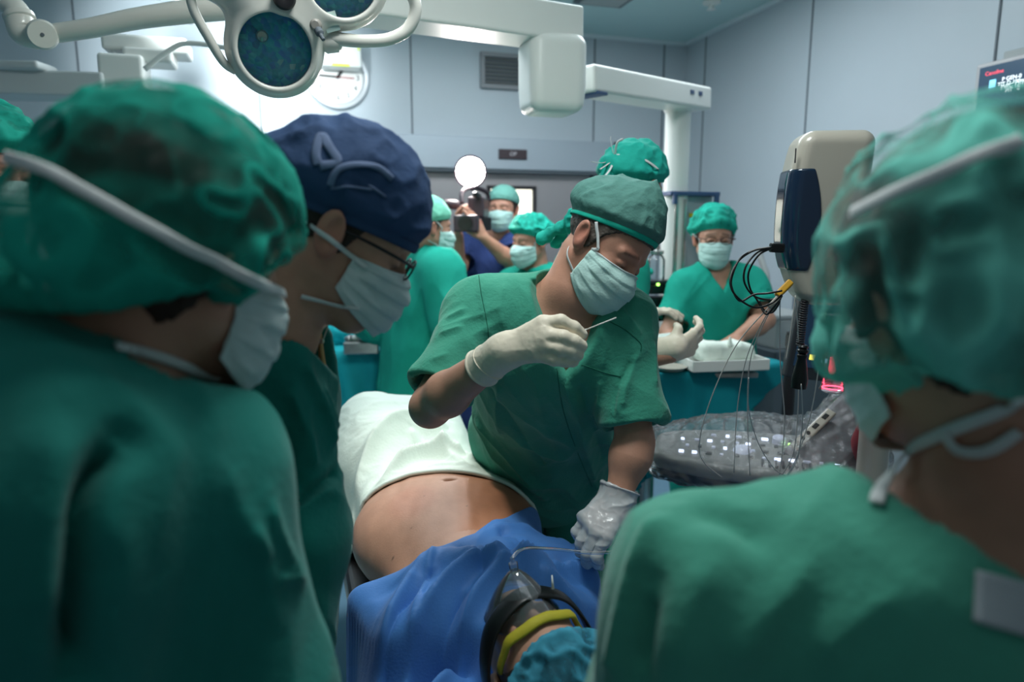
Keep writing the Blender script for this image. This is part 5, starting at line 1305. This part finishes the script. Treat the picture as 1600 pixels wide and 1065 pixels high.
bl = cloth('surgical_drape', 'crumpled shiny blue drape over the chest and shoulders of the patient', 'surgical drape',
           lambda t: np.interp(t, [-.62, -.3, -.14, -.1, .1, .14, .3, .62], [-.34, -.34, -.30, .115, .115, -.30, -.34, -.34]) * 0 + np.interp(t, [-.62, .62], [-.36, -.36]),
           lambda t: np.interp(t, [-.60, -.42, -.3, -.2, -.12, 0, .1, .2, .33, .42, .62], [.24, .32, .37, .36, .335, .37, .45, .57, .70, .77, .77]), -.60, .50, M['drape_blue'], fold_blue, .012, 230, 260,
           lambda p: np.minimum(body_only(p), pillowf(p)), fade=True)
WL = [(zline([(530, 700), (575, 670), (640, 650), (700, 652)], 1.0), .03, .032), (zline([(545, 740), (600, 715), (640, 700), (690, 694), (730, 700)], .98), .022, .042), (zline([(560, 725), (610, 690), (660, 668)], .98), .016, -.016),
      (zline([(690, 700), (715, 690), (740, 712)], .97), .014, .016), (zline([(548, 770), (610, 745), (680, 722), (730, 726)], .96), .010, .010), (zline([(640, 655), (670, 672), (735, 708)], 1.0), .02, .018), (zline([(545, 755), (600, 735), (660, 722)], .96), .010, -.008)]
def fold_white(p, s, t):
    e = np.clip((s - np.interp(t, [-.5, -.3, -.2, -.05, .05, .15, .25, .35, .5], [.93, .87, .80, .745, .71, .67, .62, .585, .57])) / .10, 0, 1)
    return (creases(p, WL) + folds(p, unit(AX * .5 + SD), .10, 5, .5, 4.4) * .010) * e + folds(p, unit(SD - AX * .3), .022, 5, .4, 1.1) * .003
sheet_sup = lambda p: smin(body_only(p), ell(B_(1.34, -.05, TZ + .06), (.27, .34, .235), BODM)(p), .12)
wh = cloth('cotton_sheet', 'folded white cotton sheet over the raised legs of the patient', 'sheet',
           lambda t: np.interp(t, [-.5, -.3, -.2, -.05, .05, .15, .25, .35, .5], [.93, .87, .80, .745, .71, .67, .62, .585, .57]), lambda t: 1.80 + 0 * t, -.42, .34, M['drape_white'], fold_white, .006, 230, 200, sheet_sup, 3)
# turned hem of the sheet at the waist
pv = verts(wh)[:200]; hemp = [p + A(0, 0, .001) for p in pv[::4]]
tube('turned_hem', hemp, .0055, M['drape_white'], wh, 2, 8)

# ================================================================ TABLES AND MACHINES
def draped_table(name, label, outline, z, drop, m, wave=.012, n=40, nd=16, flare=.05, seed=0., thing_=True):
    """cloth laid on a top outline (list of xy) that hangs down by drop(k) around it"""
    pts = catmull([A(x, y, 0) for x, y in outline], 14, True); c = sum(pts) / len(pts); V = []; N_ = len(pts)
    rows = []
    for r in np.linspace(.15, 1, 10):
        rows.append([c + (p - c) * r + A(0, 0, z) for p in pts])
    for j in range(1, nd + 1):
        t = j / nd; row = []
        for i, p in enumerate(pts):
            out = unit(p - c); th = i / N_ * 2 * math.pi; dz = drop(p, th)
            o = flare * t * (.3 + .7 * t) * min(1, dz / .3) + .006
            wv = wave * (2.5 * t) * (math.sin(th * 9 + seed) + .6 * math.sin(th * 17 + 1.3 + seed) + .35 * math.sin(th * 31 + seed * 2)) * min(1, dz / .25)
            row.append(p + out * (o + wv) + A(0, 0, z - dz * t - .01 * (t > 0)))
        rows.append(row)
    v = np.array([q for r in rows for q in r]); v = np.vstack([v, c + A(0, 0, z)])
    v[:, 2] += .004 * noise(v * 14) * (v[:, 2] > z - .02)
    f = []
    for r in range(len(rows) - 1):
        for i in range(N_): i2 = (i + 1) % N_; f.append((r * N_ + i, r * N_ + i2, (r + 1) * N_ + i2, (r + 1) * N_ + i))
    for i in range(N_): f.append((len(v) - 1, (i + 1) % N_, i))
    o = mesh(name, v, f, m); md = o.modifiers.new('t', 'SOLIDIFY'); md.thickness = .003; md.offset = -1
    return tag(o, label, 'cloth drape')
RT = 1.075
c0, c1, c2, c3 = on_z(985, 588, RT), on_z(1050, 583, RT), on_z(1222, 567, RT), on_z(1165, 556, RT)
c4 = on_z(1000, 556, RT)
ol = [(p[0], p[1]) for p in (c0, on_z(1015, 587, RT), c1, on_z(1150, 575, RT), c2, c3, on_z(1060, 556, RT), c4)]
xr = c2[0]
draped_table('table_drape', 'dark teal drape hanging over the instrument table in front of the bespectacled woman', ol, RT,
             lambda p, th: float(np.interp(p[0], [xr - .75, xr - .52, xr - .38, xr - .22, xr - .08, xr], [.50, .36, .30, .22, .10, .03])), M['drape_teal'], .010, flare=.03)
it = thing('instrument_table', 'steel instrument table under the dark teal drape', 'table', ((c0[0] + c2[0]) / 2, (c0[1] + c3[1]) / 2, 0))
cx, cy = (c0[0] + c2[0]) / 2 - .05, (c1[1] + c4[1]) / 2
box('table_top', A(cx, cy, RT - .02), (.46, .24, .02), M['metal'], it, bevel=.004)
for sx_ in (-.18, .16): lathe('leg', A(cx + sx_, cy, 0), [(.018, .03), (.018, RT - .03)], M['metal'], it, n=14)
box('foot', A(cx, cy, .02), (.46, .05, .035), M['metal'], it, bevel=.008)
# white trays and cloths on it
tr = thing('tray', 'white shallow plastic tray lying on the teal draped table', 'tray', on_z(1125, 565, RT))
tcn_ = on_z(1128, 568, RT + .02); R8 = frame(A(-.15, 1, 0))
bm = bmesh.new(); add_box(bm, tcn_ + A(0, 0, -.010), (.30, .16, .008), R8, .003)
for s in (-1, 1): add_box(bm, tcn_ + R8 @ A(s * .148, 0, .008), (.006, .16, .04), R8, .002); add_box(bm, tcn_ + R8 @ A(0, s * .078, .008), (.30, .006, .04), R8, .002)
bm_obj('tray_body', bm, M['white'], tr)
bx2 = thing('gauze_pack', 'white folded gauze pack resting on the tray', 'gauze', tcn_ + A(0, 0, .03))
sdf_obj('gauze', sbox(tcn_ + A(.01, .03, .045), (.10, .06, .030), R8, .02), tcn_ - .2, tcn_ + .25, .005, M['drape_white'], bx2, lambda v, n: .010 * ridge(v * 26))
g2 = on_z(1040, 560, RT + .03)
bx3 = thing('paper_towel', 'crumpled white paper towel behind the gloved hand on the instrument table', 'paper towel', g2)
sdf_obj('towel', ell(g2 + A(.02, .05, .03), (.075, .05, .05)), g2 - .2, g2 + .25, .005, M['drape_white'], bx3, lambda v, n: .014 * ridge(v * 22))
tp = tcn_ + A(.02, -.02, .075); sdf_obj('gauze_tip', cone(tp, tp + A(.0, 0, .03), .012, .003), tp - .1, tp + .1, .003, M['drape_white'], bx2)
kd_ = thing('kidney_dish', 'pale flat dish beside the tray at the edge of the instrument table', 'dish', on_z(1045, 578, RT))
lathe('dish', on_z(1046, 577, RT + .006), [(0, 0), (.05, 0), (.065, .014), (.062, .014), (.048, .004), (0, .004)], M['beige'], kd_, n=36)

# left instrument trolley
LT = .985
d0, d1, d2, d3 = on_z(395, 552, LT), on_z(600, 548, LT), on_z(600, 528, LT), on_z(430, 528, LT)
draped_table('table_drape', 'bright turquoise drape over the left trolley beside the long green gown', [(q[0], q[1]) for q in (d0, (d0 + d1) / 2, d1, d2, (d2 + d3) / 2, d3)], LT,
             lambda p, th: .30, mat('turquoise_cloth', srgb(20, 160, 170), .75, var=.1, vscale=8, spec=.3), .016, flare=.05, seed=1.2)
l2 = thing('instrument_trolley', 'steel trolley under the turquoise drape', 'trolley', ((d0[0] + d1[0]) / 2, (d0[1] + d2[1]) / 2, 0))
mx_, my_ = (d0[0] + d1[0]) / 2, (d0[1] + d2[1]) / 2
box('trolley_top', A(mx_, my_, LT - .02), (abs(d1[0] - d0[0]) * .9, abs(d2[1] - d0[1]) * .8, .02), M['metal'], l2, bevel=.004)
for sx_ in (-.2, .2):
    lathe('leg', A(mx_ + sx_, my_, 0), [(.016, .03), (.016, LT - .03)], M['metal'], l2, n=12)
box('foot', A(mx_, my_, .02), (.5, .05, .035), M['metal'], l2, bevel=.008)
cp_ = on_z(515, 532, LT + .03)
cl = thing('cloth_bundle', 'crumpled turquoise cloth heaped on the left trolley', 'cloth', cp_)
sdf_obj('bundle', U_([(ell(cp_ + A(-.05, .10, .03), (.17, .10, .065)), .05), (ell(cp_ + A(.10, .12, .01), (.16, .09, .05)), .05), (ell(cp_ + A(-.14, 0, .0), (.12, .10, .05)), .04)]), cp_ - .45, cp_ + .45, .007, bpy.data.materials['turquoise_cloth'], cl, lambda v, n: .030 * (ridge(v * 11) - .3) + .012 * ridge(v * 27))
tb_ = thing('metal_tray', 'shiny metal instrument tray with wrapped pieces on the left trolley', 'tray', on_z(562, 540, LT))
tq = on_z(566, 541, LT + .035)
bm = bmesh.new(); add_box(bm, tq, (.17, .12, .06), frame(A(-.1, 1, 0)), .006); bm_obj('tray_box', bm, M['metal'], tb_)
for k in range(5):
    qk = tq + A(-.06 + .03 * k, .01 * math.sin(k * 2), .040)
    sdf_obj('wrapped_piece', ell(qk, (.022, .035, .014), frame(A(math.sin(k * 2.1), 1, 0))), qk - .05, qk + .05, .004, M['white'] if k % 2 else M['metal'], tb_, lambda v, n: .006 * ridge(v * 60))
# forceps clipped at the gown of the blue-capped person
fc1 = thing('forceps', 'brass coloured ring-handled forceps clipped to the gown of the person in the navy cap', 'forceps', P(503, 560, .97))
br_ = mat('brass', srgb(170, 140, 96), .3, metal=.8)
def sw(px): return [P(x, y, .97) for x, y in px]
tube('shank', sw([(508, 590), (503, 560), (500, 530), (499, 512)]), [.0042, .0042, .0036, .0024], br_, fc1, 5, 8)
tube('wire_loop', sw([(499, 512), (503, 504), (509, 503), (512, 510), (508, 522), (504, 533)]), .0008, M['metal'], fc1, 6, 6)
lathe('pivot', P(502, 533, .968), [(.0035, -.003), (.0035, .003)], M['metal'], fc1, rot_to(A(0, -1, .2)), 14)
tube('ring_handle', sw([(508, 572), (513, 580), (512, 594), (506, 600), (502, 592), (503, 578)]), .0024, M['black'], fc1, 4, 8, closed=True)

# ---------------------------------------------------------------- ultrasound machine
us = thing('ultrasound_machine', 'beige ultrasound machine with a dark blue side panel and a lit keyboard console', 'ultrasound machine', (P(1330, 700, 1.9)[0], P(1330, 700, 1.9)[1], 0))
uc_ = P(1294, 343, 1.5); RU = frame(A(.10, 1, 0))
mono_w = .085
def shellf(p):
    q = (p - uc_) @ RU
    z = q[:, 2]; bow = .018 * (1 - (z / .19) ** 2)          # bowed front edge
    a = np.abs(q[:, 0] - bow * -1 - 0) - mono_w + .03; b = np.abs(q[:, 1]) - .055 + .03; c = np.abs(z) - .186 + .03
    tap = .030 * np.clip((-z - .05) / .13, 0, 1) ** 1.5 + .008 * np.clip((z - .05) / .13, 0, 1) ** 2; a = a + tap
    return np.sqrt(np.maximum(a, 0) ** 2 + np.maximum(b, 0) ** 2 + np.maximum(c, 0) ** 2) + np.minimum(np.maximum(a, np.maximum(b, c)), 0) - .03
sdf_obj('monitor_housing', shellf, uc_ - .26, uc_ + .26, .004, M['beige'], us)
navy = mat('dark_blue_gloss', srgb(22, 40, 62), .15, coat=.6)
def bandf(p):
    q = (p - uc_) @ RU
    f = shellf(p) - .003
    xl = -mono_w - .02; 
    return smax(smax(f, np.abs(q[:, 2] + .002) - .108, .006), np.maximum(q[:, 0] + mono_w - .052 + .02 * (q[:, 2] / .11) ** 2, -.2), .004)
sdf_obj('side_panel', bandf, uc_ - .26, uc_ + .26, .0035, navy, us)
box('joint_line', P(1243, 243, 1.435), (.002, .004, .030), M['dark'], us, RU, .0005)
# arm and cart body
lathe('monitor_arm', A(P(1385, 480, 1.62)[0], P(1385, 480, 1.62)[1], 0), [(.035, .7), (.035, uc_[2] - .14)], M['beige'], us, n=24)
bpos = P(1400, 820, 1.75); box('cart_body', A(bpos[0], bpos[1] + .05, .48), (.40, .42, .66), M['beige'], us, RU, .04, 4)
box('cart_foot', A(bpos[0], bpos[1] + .05, .09), (.48, .56, .10), M['dark'], us, RU, .03, 3)
# keyboard console
kc = P(1182, 716, 1.92); kz = kc[2]
KR = frame(A(.30, 1, .16), (0, 0, 1))
kbm = mat('console_grey', srgb(120, 122, 120), .4)
def kbf(p):
    q = (p - kc) @ KR
    w_ = .285; x = q[:, 0] / w_
    hd_ = .13 * np.sqrt(np.clip(1 - np.clip(-x, 0, 1) ** 2.2 * .80, .02, 1))
    a = np.abs(q[:, 0]) - w_ + .025; b = np.abs(q[:, 1]) - hd_ + .025; c = np.abs(q[:, 2]) - .028 + .02
    return (np.sqrt(np.maximum(a, 0) ** 2 + np.maximum(b, 0) ** 2 + np.maximum(c, 0) ** 2) + np.minimum(np.maximum(a, np.maximum(b, c)), 0) - .022) * .8
sdf_obj('console', kbf, kc - .38, kc + .38, .0042, kbm, us)
sdf_obj('console_skirt', lambda p: kbf((p - kc) * A(1.03, 1.03, 1) + kc + A(0, 0, .022)), kc - .40, kc + .40, .005, M['dark'], us)
cap_m = mat('key_white', srgb(200, 205, 225), .4, emit=(.75, .82, 1.0), es=.10); led = mat('key_led', srgb(210, 220, 255), .3, emit=(.70, .78, 1.0), es=1.6); grn = mat('green_led', srgb(120, 255, 60), .3, emit=(.4, 1, .15), es=4)
kd2 = mat('key_dark', srgb(50, 52, 58), .4)
rk = random.Random(4)
def key(name, x, y, sx_, sy_, m, h_=.006): box(name, kc + KR @ A(x, y, .030 + h_ / 2), (sx_, sy_, h_), m, us, KR, .0015)
for i in range(9): key('slider', .01 + i * .017, -.092, .007, .030, kd2, .010)
n_led = 0
for j in range(4):
    for i in range(12):
        x = -.20 + i * .036 + .01 * (j % 2); y = -.060 + j * .040
        if x < -.14 and j > 2: continue
        mm_ = led if rk.random() < .25 else (cap_m if rk.random() < .6 else kd2)
        key('key', x + rk.uniform(-.004, .004), y, rk.choice((.010, .014, .018)), rk.choice((.008, .010)), mm_)
lathe('trackball', kc + KR @ A(-.04, -.02, .028), [(.026, 0), (.022, .010), (.012, .016), (0, .018)], cap_m, us, KR, 24)
key('green_key', .088, .03, .010, .008, grn, .010)
lathe('dial', kc + KR @ A(.13, .03, .028), [(.022, 0), (.022, .018), (.018, .022), (0, .022)], kd2, us, KR, 24); lathe('dial', kc + KR @ A(.06, .05, .028), [(.018, 0), (.018, .018), (.014, .022), (0, .022)], cap_m, us, KR, 24)
# side rail with sockets rising to the right
ra0, ra1 = P(1248, 742, 1.80), P(1352, 640, 1.86)
RR = frame(ra1 - ra0, (0, -.4, 1))
box('side_rail', (ra0 + ra1) / 2 + A(.03, .04, -.01), (.16, .27, .055), mat('rail_grey', srgb(96, 94, 98), .45), us, RR, .02, 3)
rbx = box('socket_plate', (ra0 + ra1) / 2 + RR @ A(-.052, -.01, .020), (.028, .16, .010), M['beige'], us, RR, .004)
for s, sh in ((-.05, 0), (-.028, 0), (.002, 1), (.042, 1)):
    pc_ = (ra0 + ra1) / 2 + RR @ A(-.052, s, .026)
    if sh: box('socket', pc_, (.012, .018, .003), M['black'], rbx, RR, .001)
    else: lathe('socket', pc_, [(.0055, -.001), (.0055, .002), (0, .002)], M['black'], rbx, RR, 16)
# plastic wrap over the console
wp = thing('plastic_cover', 'clear crinkled plastic bag wrapped over the ultrasound keyboard', 'plastic cover', kc)
def wrapf(p):
    q = (p - kc) @ KR; base = kbf((p - kc) * .93 + kc) - .012
    hump = ell(kc + KR @ A(.06, .04, .02), (.27, .16, .068), KR)(p)
    arm_ = sbox((ra0 + ra1) / 2 + A(.03, .04, -.01), (.09, .15, .036), RR, .03)(p) - .006
    return smin(smin(base, hump, .05), arm_, .05)
sdf_obj('wrap', wrapf, kc - .42, kc + .46, .0055, M['plastic'], wp, lambda v, n: .010 * (ridge(v * 22) - .4) + .005 * (ridge(v * 47) - .4))
# leads: plug, black loops, yellow clip, white wires
ld = thing('lead_set', 'black looped leads with yellow clip and thin white wires hanging from the ultrasound monitor', 'cables', P(1222, 455, 1.42))
box('plug', P(1214, 387, 1.44), (.030, .018, .020), M['black'], ld, frame(A(0, 1, 0), (0.05, 0, 1)), .004)
D_ = 1.42
for k, px in enumerate([[(1206, 386), (1176, 392), (1152, 410), (1141, 438), (1150, 462), (1178, 480), (1205, 474), (1222, 460)],
                        [(1206, 386), (1180, 390), (1158, 402), (1146, 425), (1143, 447), (1156, 470), (1178, 460), (1200, 458), (1222, 454)],
                        [(1206, 387), (1184, 394), (1166, 415), (1163, 440), (1178, 462), (1205, 468), (1222, 458)],
                        [(1206, 388), (1186, 398), (1170, 425), (1172, 450), (1184, 470), (1196, 490), (1206, 484), (1222, 462)],
                        [(1222, 458), (1216, 476), (1206, 488), (1194, 484), (1186, 470)]]):
    tube('black_lead', [P(x, y, D_ + .01 * k - .02 + .012 * math.sin(j * 1.3 + k)) for j, (x, y) in enumerate(px)], .0021, M['black'], ld, 7, 8)
ycl = mat('yellow_clip', srgb(200, 148, 30), .5)
beam('yellow_clip', P(1214, 462, D_), P(1236, 440, D_), .018, .014, ycl, ld, .003, (1, 0, .6))
beam('pale_clip', P(1202, 480, D_), P(1217, 463, D_), .010, .010, M['beige'], ld, .002, (1, 0, .6))
wm = mat('white_wire', srgb(205, 198, 192), .5)
for px, dz in (([(1203, 478), (1150, 540), (1112, 620), (1093, 690), (1100, 722), (1128, 745)], 1.75), ([(1205, 478), (1168, 555), (1152, 640), (1147, 738)], 1.70), ([(1207, 478), (1174, 555), (1168, 640), (1172, 742)], 1.72),
               ([(1170, 590), (1170, 640), (1185, 692), (1210, 732), (1228, 742)], 1.70), ([(1219, 462), (1219, 560), (1226, 660), (1218, 742)], 1.68), ([(1243, 462), (1236, 515), (1228, 562)], 1.45),
               ([(1243, 462), (1248, 540), (1247, 640), (1240, 706), (1222, 742)], 1.66), ([(1252, 600), (1254, 660), (1246, 715), (1232, 742)], 1.66), ([(1290, 470), (1280, 570), (1266, 650), (1244, 716), (1228, 745)], 1.64)):
    n_ = len(px); tube('white_wire', [P(x, y, D_ + (dz - D_) * (j / (n_ - 1)) ** .8) for j, (x, y) in enumerate(px)], .0012, wm, ld, 7, 6)
cc_ = [P(1258, 468, 1.5), P(1254, 500, 1.5), P(1250, 540, 1.5)]
coil = []; ln_ = np.linspace(0, 1, 260)
for t in ln_: coil.append(cc_[0] + (cc_[2] - cc_[0]) * t + A(math.cos(t * 2 * math.pi * 20), math.sin(t * 2 * math.pi * 20), 0) * .0070)
tube('coiled_cord', coil, .0022, M['dark'], ld, 1, 6)
lathe('cord_connector', P(1248, 606, 1.5), [(.016, 0), (.017, .02), (.013, .045), (.009, .066), (.011, .070), (.011, .074), (.008, .077), (.012, .081), (.012, .085), (.008, .088), (.011, .092), (.008, .096)], M['black'], ld, frame(A(0, 1, 0), A(.04, 0, 1)), 20)
# dark monitor behind
bmn = thing('monitor', 'dark flat monitor with tiny coloured icons behind the hanging leads', 'monitor', P(1265, 590, 2.1))
RM = frame(A(-.12, 1, 0), A(.14, .05, 1)); mcn = P(1276, 522, 2.15)
box('monitor_case', mcn, (.17, .03, .29), mat('monitor_frame', srgb(44, 50, 56), .4), bmn, RM, .006, 2)
scr = box('screen', mcn + RM @ A(.004, -.0165, .012), (.140, .002, .235), mat('screen_navy', srgb(8, 16, 28), .15, emit=(.01, .03, .06), es=.6), bmn, RM)
for x, z, w_, h_, c in ((.000, .055, .012, .030, (.5, 1, .55)), (-.010, -.072, .016, .016, (.9, .8, .1)), (.034, -.078, .018, .014, (.4, .8, 1))):
    box('icon', mcn + RM @ A(x, -.018, z), (w_, .001, h_), mat('icon_glow', (*c, 1), .4, emit=c, es=1.6), scr, RM)
box('monitor_arm', mcn + A(0, .10, -.05), (.04, .18, .04), M['dark'], bmn); lathe('stand', A(mcn[0], mcn[1] + .18, 0), [(.16, .0), (.16, .03), (.02, .04), (.02, mcn[2] - .02)], M['dark'], bmn, n=24)
# clear canister with red light
cn = thing('clear_canister', 'clear plastic canister glowing red, hanging beside the ultrasound machine', 'canister', P(1302, 560, 1.62))
cb = P(1302, 590, 1.62)
lathe('canister', cb, [(0, -.035), (.022, -.034), (.030, -.028), (.026, -.020), (.024, -.004), (.026, .002), (.027, .03), (.027, .15)], M['clear'], cn, n=32)
lathe('red_light', cb + A(0, 0, .02), [(0, -.012), (.010, -.010), (.012, .0), (.010, .030), (0, .034)], mat('red_light', (1, .05, .1, 1), .4, emit=(1, .06, .12), es=4), cn, n=20)
tube('red_ring', [cb + A(math.cos(t) * .022, math.sin(t) * .022, -.024) for t in np.linspace(0, 2 * np.pi, 20, endpoint=False)], .0018, bpy.data.materials['red_light'], cn, 1, 6, closed=True)
gb = thing('green_cylinder', 'dark green gas cylinder standing behind the canister', 'gas cylinder', (P(1322, 640, 2.5)[0], P(1322, 640, 2.5)[1], 0))
gx = P(1322, 640, 2.5); lathe('cylinder_body', A(gx[0], gx[1], 0), [(.055, .0), (.055, gx[2] + .02), (.035, gx[2] + .07), (.015, gx[2] + .09)], mat('cylinder_green', srgb(16, 96, 44), .4), gb)
lathe('valve', A(gx[0], gx[1], 0), [(.012, gx[2] + .085), (.018, gx[2] + .11), (.010, gx[2] + .13)], M['metal'], gb, n=16)
rbn = thing('red_bag', 'dull red plastic bag hanging beside the ultrasound keyboard', 'bag', P(1358, 690, 1.75))
rq = P(1358, 690, 1.75); sdf_obj('bag', ell(rq, (.035, .03, .075)), rq - .15, rq + .15, .004, mat('bag_red', srgb(150, 56, 66), .4), rbn, lambda v, n: .008 * ridge(v * 20))
tube('bag_cord', [rq + A(0, 0, .07), rq + A(.01, .02, .14), P(1362, 560, 1.78)], .003, M['white'], rbn, 5, 6)

# ---------------------------------------------------------------- background machines
sk = thing('suction_unit', 'black stacked suction unit with a clear bottle on top near the supply tower', 'suction unit', (P(1024, 480, 3.15)[0], P(1024, 480, 3.15)[1], 0))
sc_ = P(1024, 467, 3.15)
for k, dz_ in enumerate((-.075, -.01, .05)): box('black_module', sc_ + A(0, 0, dz_), (.12, .11, .045), M['black'], sk, ROOM, .008, 2)
box('tray_plate', sc_ + A(0, 0, .083), (.13, .12, .012), M['dark'], sk, ROOM, .003)
lathe('bottle', sc_ + A(0, 0, .09), [(.036, 0), (.038, .01), (.038, .09), (.028, .11), (.02, .115)], M['clear'], sk, n=28)
lathe('bottle_lid', sc_ + A(0, 0, .205), [(.030, 0), (.032, .014), (.014, .022), (.012, .04)], M['metal'], sk, n=24)
lathe('green_lamp', P(1028, 444, 3.08), [(.006, 0), (.006, .01), (0, .012)], grn, sk, rot_to(A(0, -1, 0)), 12)
lathe('teal_bulb', P(1014, 424, 3.1), [(0, -.02), (.018, -.012), (.022, 0), (.014, .014), (0, .018)], M['cap_teal'], sk, n=20)
lathe('support_pole', A(sc_[0], sc_[1], 0), [(.14, .0), (.14, .03), (.022, .05), (.022, sc_[2] - .09)], M['metal'], sk, n=20)
ct = thing('storage_cart', 'pale grey storage cart with dark lower front beside the bespectacled woman', 'cart', (P(1205, 560, 3.45)[0], P(1205, 560, 3.45)[1], 0))
cq = P(1212, 515, 3.45); bx_g = mat('cart_grey', srgb(186, 190, 190), .45)
box('cart_top', A(cq[0], cq[1], cq[2]), (.22, .3, .15), bx_g, ct, ROOM, .012, 2); box('cart_body', A(cq[0] + .05, cq[1], (cq[2] - .075) / 2 + .02), (.36, .32, cq[2] - .11), mat('cart_dark', srgb(96, 108, 116), .45), ct, ROOM, .01, 2)
box('cart_lid', A(cq[0], cq[1], cq[2] + .085), (.24, .31, .02), bx_g, ct, ROOM, .005)
tube('pump_handle', [P(1196, 452, 3.4), P(1198, 430, 3.4), P(1188, 400, 3.42), P(1190, 388, 3.42)], .016, bx_g, ct, 4, 10)
# monitor on the right wall
mo = .16
(v0, z0_), (v1, z1_) = on_right(1525, 101, mo), on_right(1700, 190, mo)
vb, vt = z0_, None
zt_ = on_right(1525, 101, mo)[1]; va = on_right(1525, 101, mo)[0]; vbk = va - .50; zb_ = zt_ - .36
wmn = thing('wall_monitor', 'patient monitor with white text on its dark screen, fixed high on the right wall', 'monitor', W(WALL_U - mo, va, zb_))
vc_ = (va + vbk) / 2; zc_ = (zt_ + zb_) / 2
box('casing', W(WALL_U - mo + .03, vc_, zc_), (.06, .50, .36), mat('monitor_casing', srgb(190, 188, 190), .4), wmn, ROOM, .012, 3)
box('wall_plate', W(WALL_U - .045, vc_ - .02, zc_ + .03), (.09, .44, .38), mat('plate_grey', srgb(168, 174, 174), .5), wmn, ROOM, .006)
sn = box('screen', W(WALL_U - mo - .002, vc_ , zc_ + .004), (.004, .455, .315), mat('wall_screen', srgb(16, 30, 48), .2, emit=(.03, .07, .12), es=.9), wmn, ROOM)
RW = np.stack([-RN, A(0, 0, 1), -RE], 1)
gl_w = mat('glow_white', (1, 1, 1, 1), .4, emit=(.85, .95, 1), es=1.3); gl_r = mat('glow_red', (1, .1, .15, 1), .4, emit=(1, .10, .16), es=1.0); gl_c = mat('glow_cyan', (.3, .8, 1, 1), .4, emit=(.25, .7, 1), es=1.0)
def ws(px, py): v_, z_ = on_right(px, py, mo + .005); return W(WALL_U - mo - .005, v_, z_)
text('lettering', 'Canoline', ws(1554, 113), RW, .020, gl_r, sn); 
for (x, y, s_) in ((1581, 121, 'P GEN-0'), (1583, 128, 'TIT D 100mm'), (1584, 133, 'PWC 12/17'), (1582, 139, 'PIT   0')): text('lettering', s_, ws(x, y), RW, .020, gl_w, sn)
box('icon', ws(1551, 131), (.002, .024, .030), gl_c, sn, ROOM)
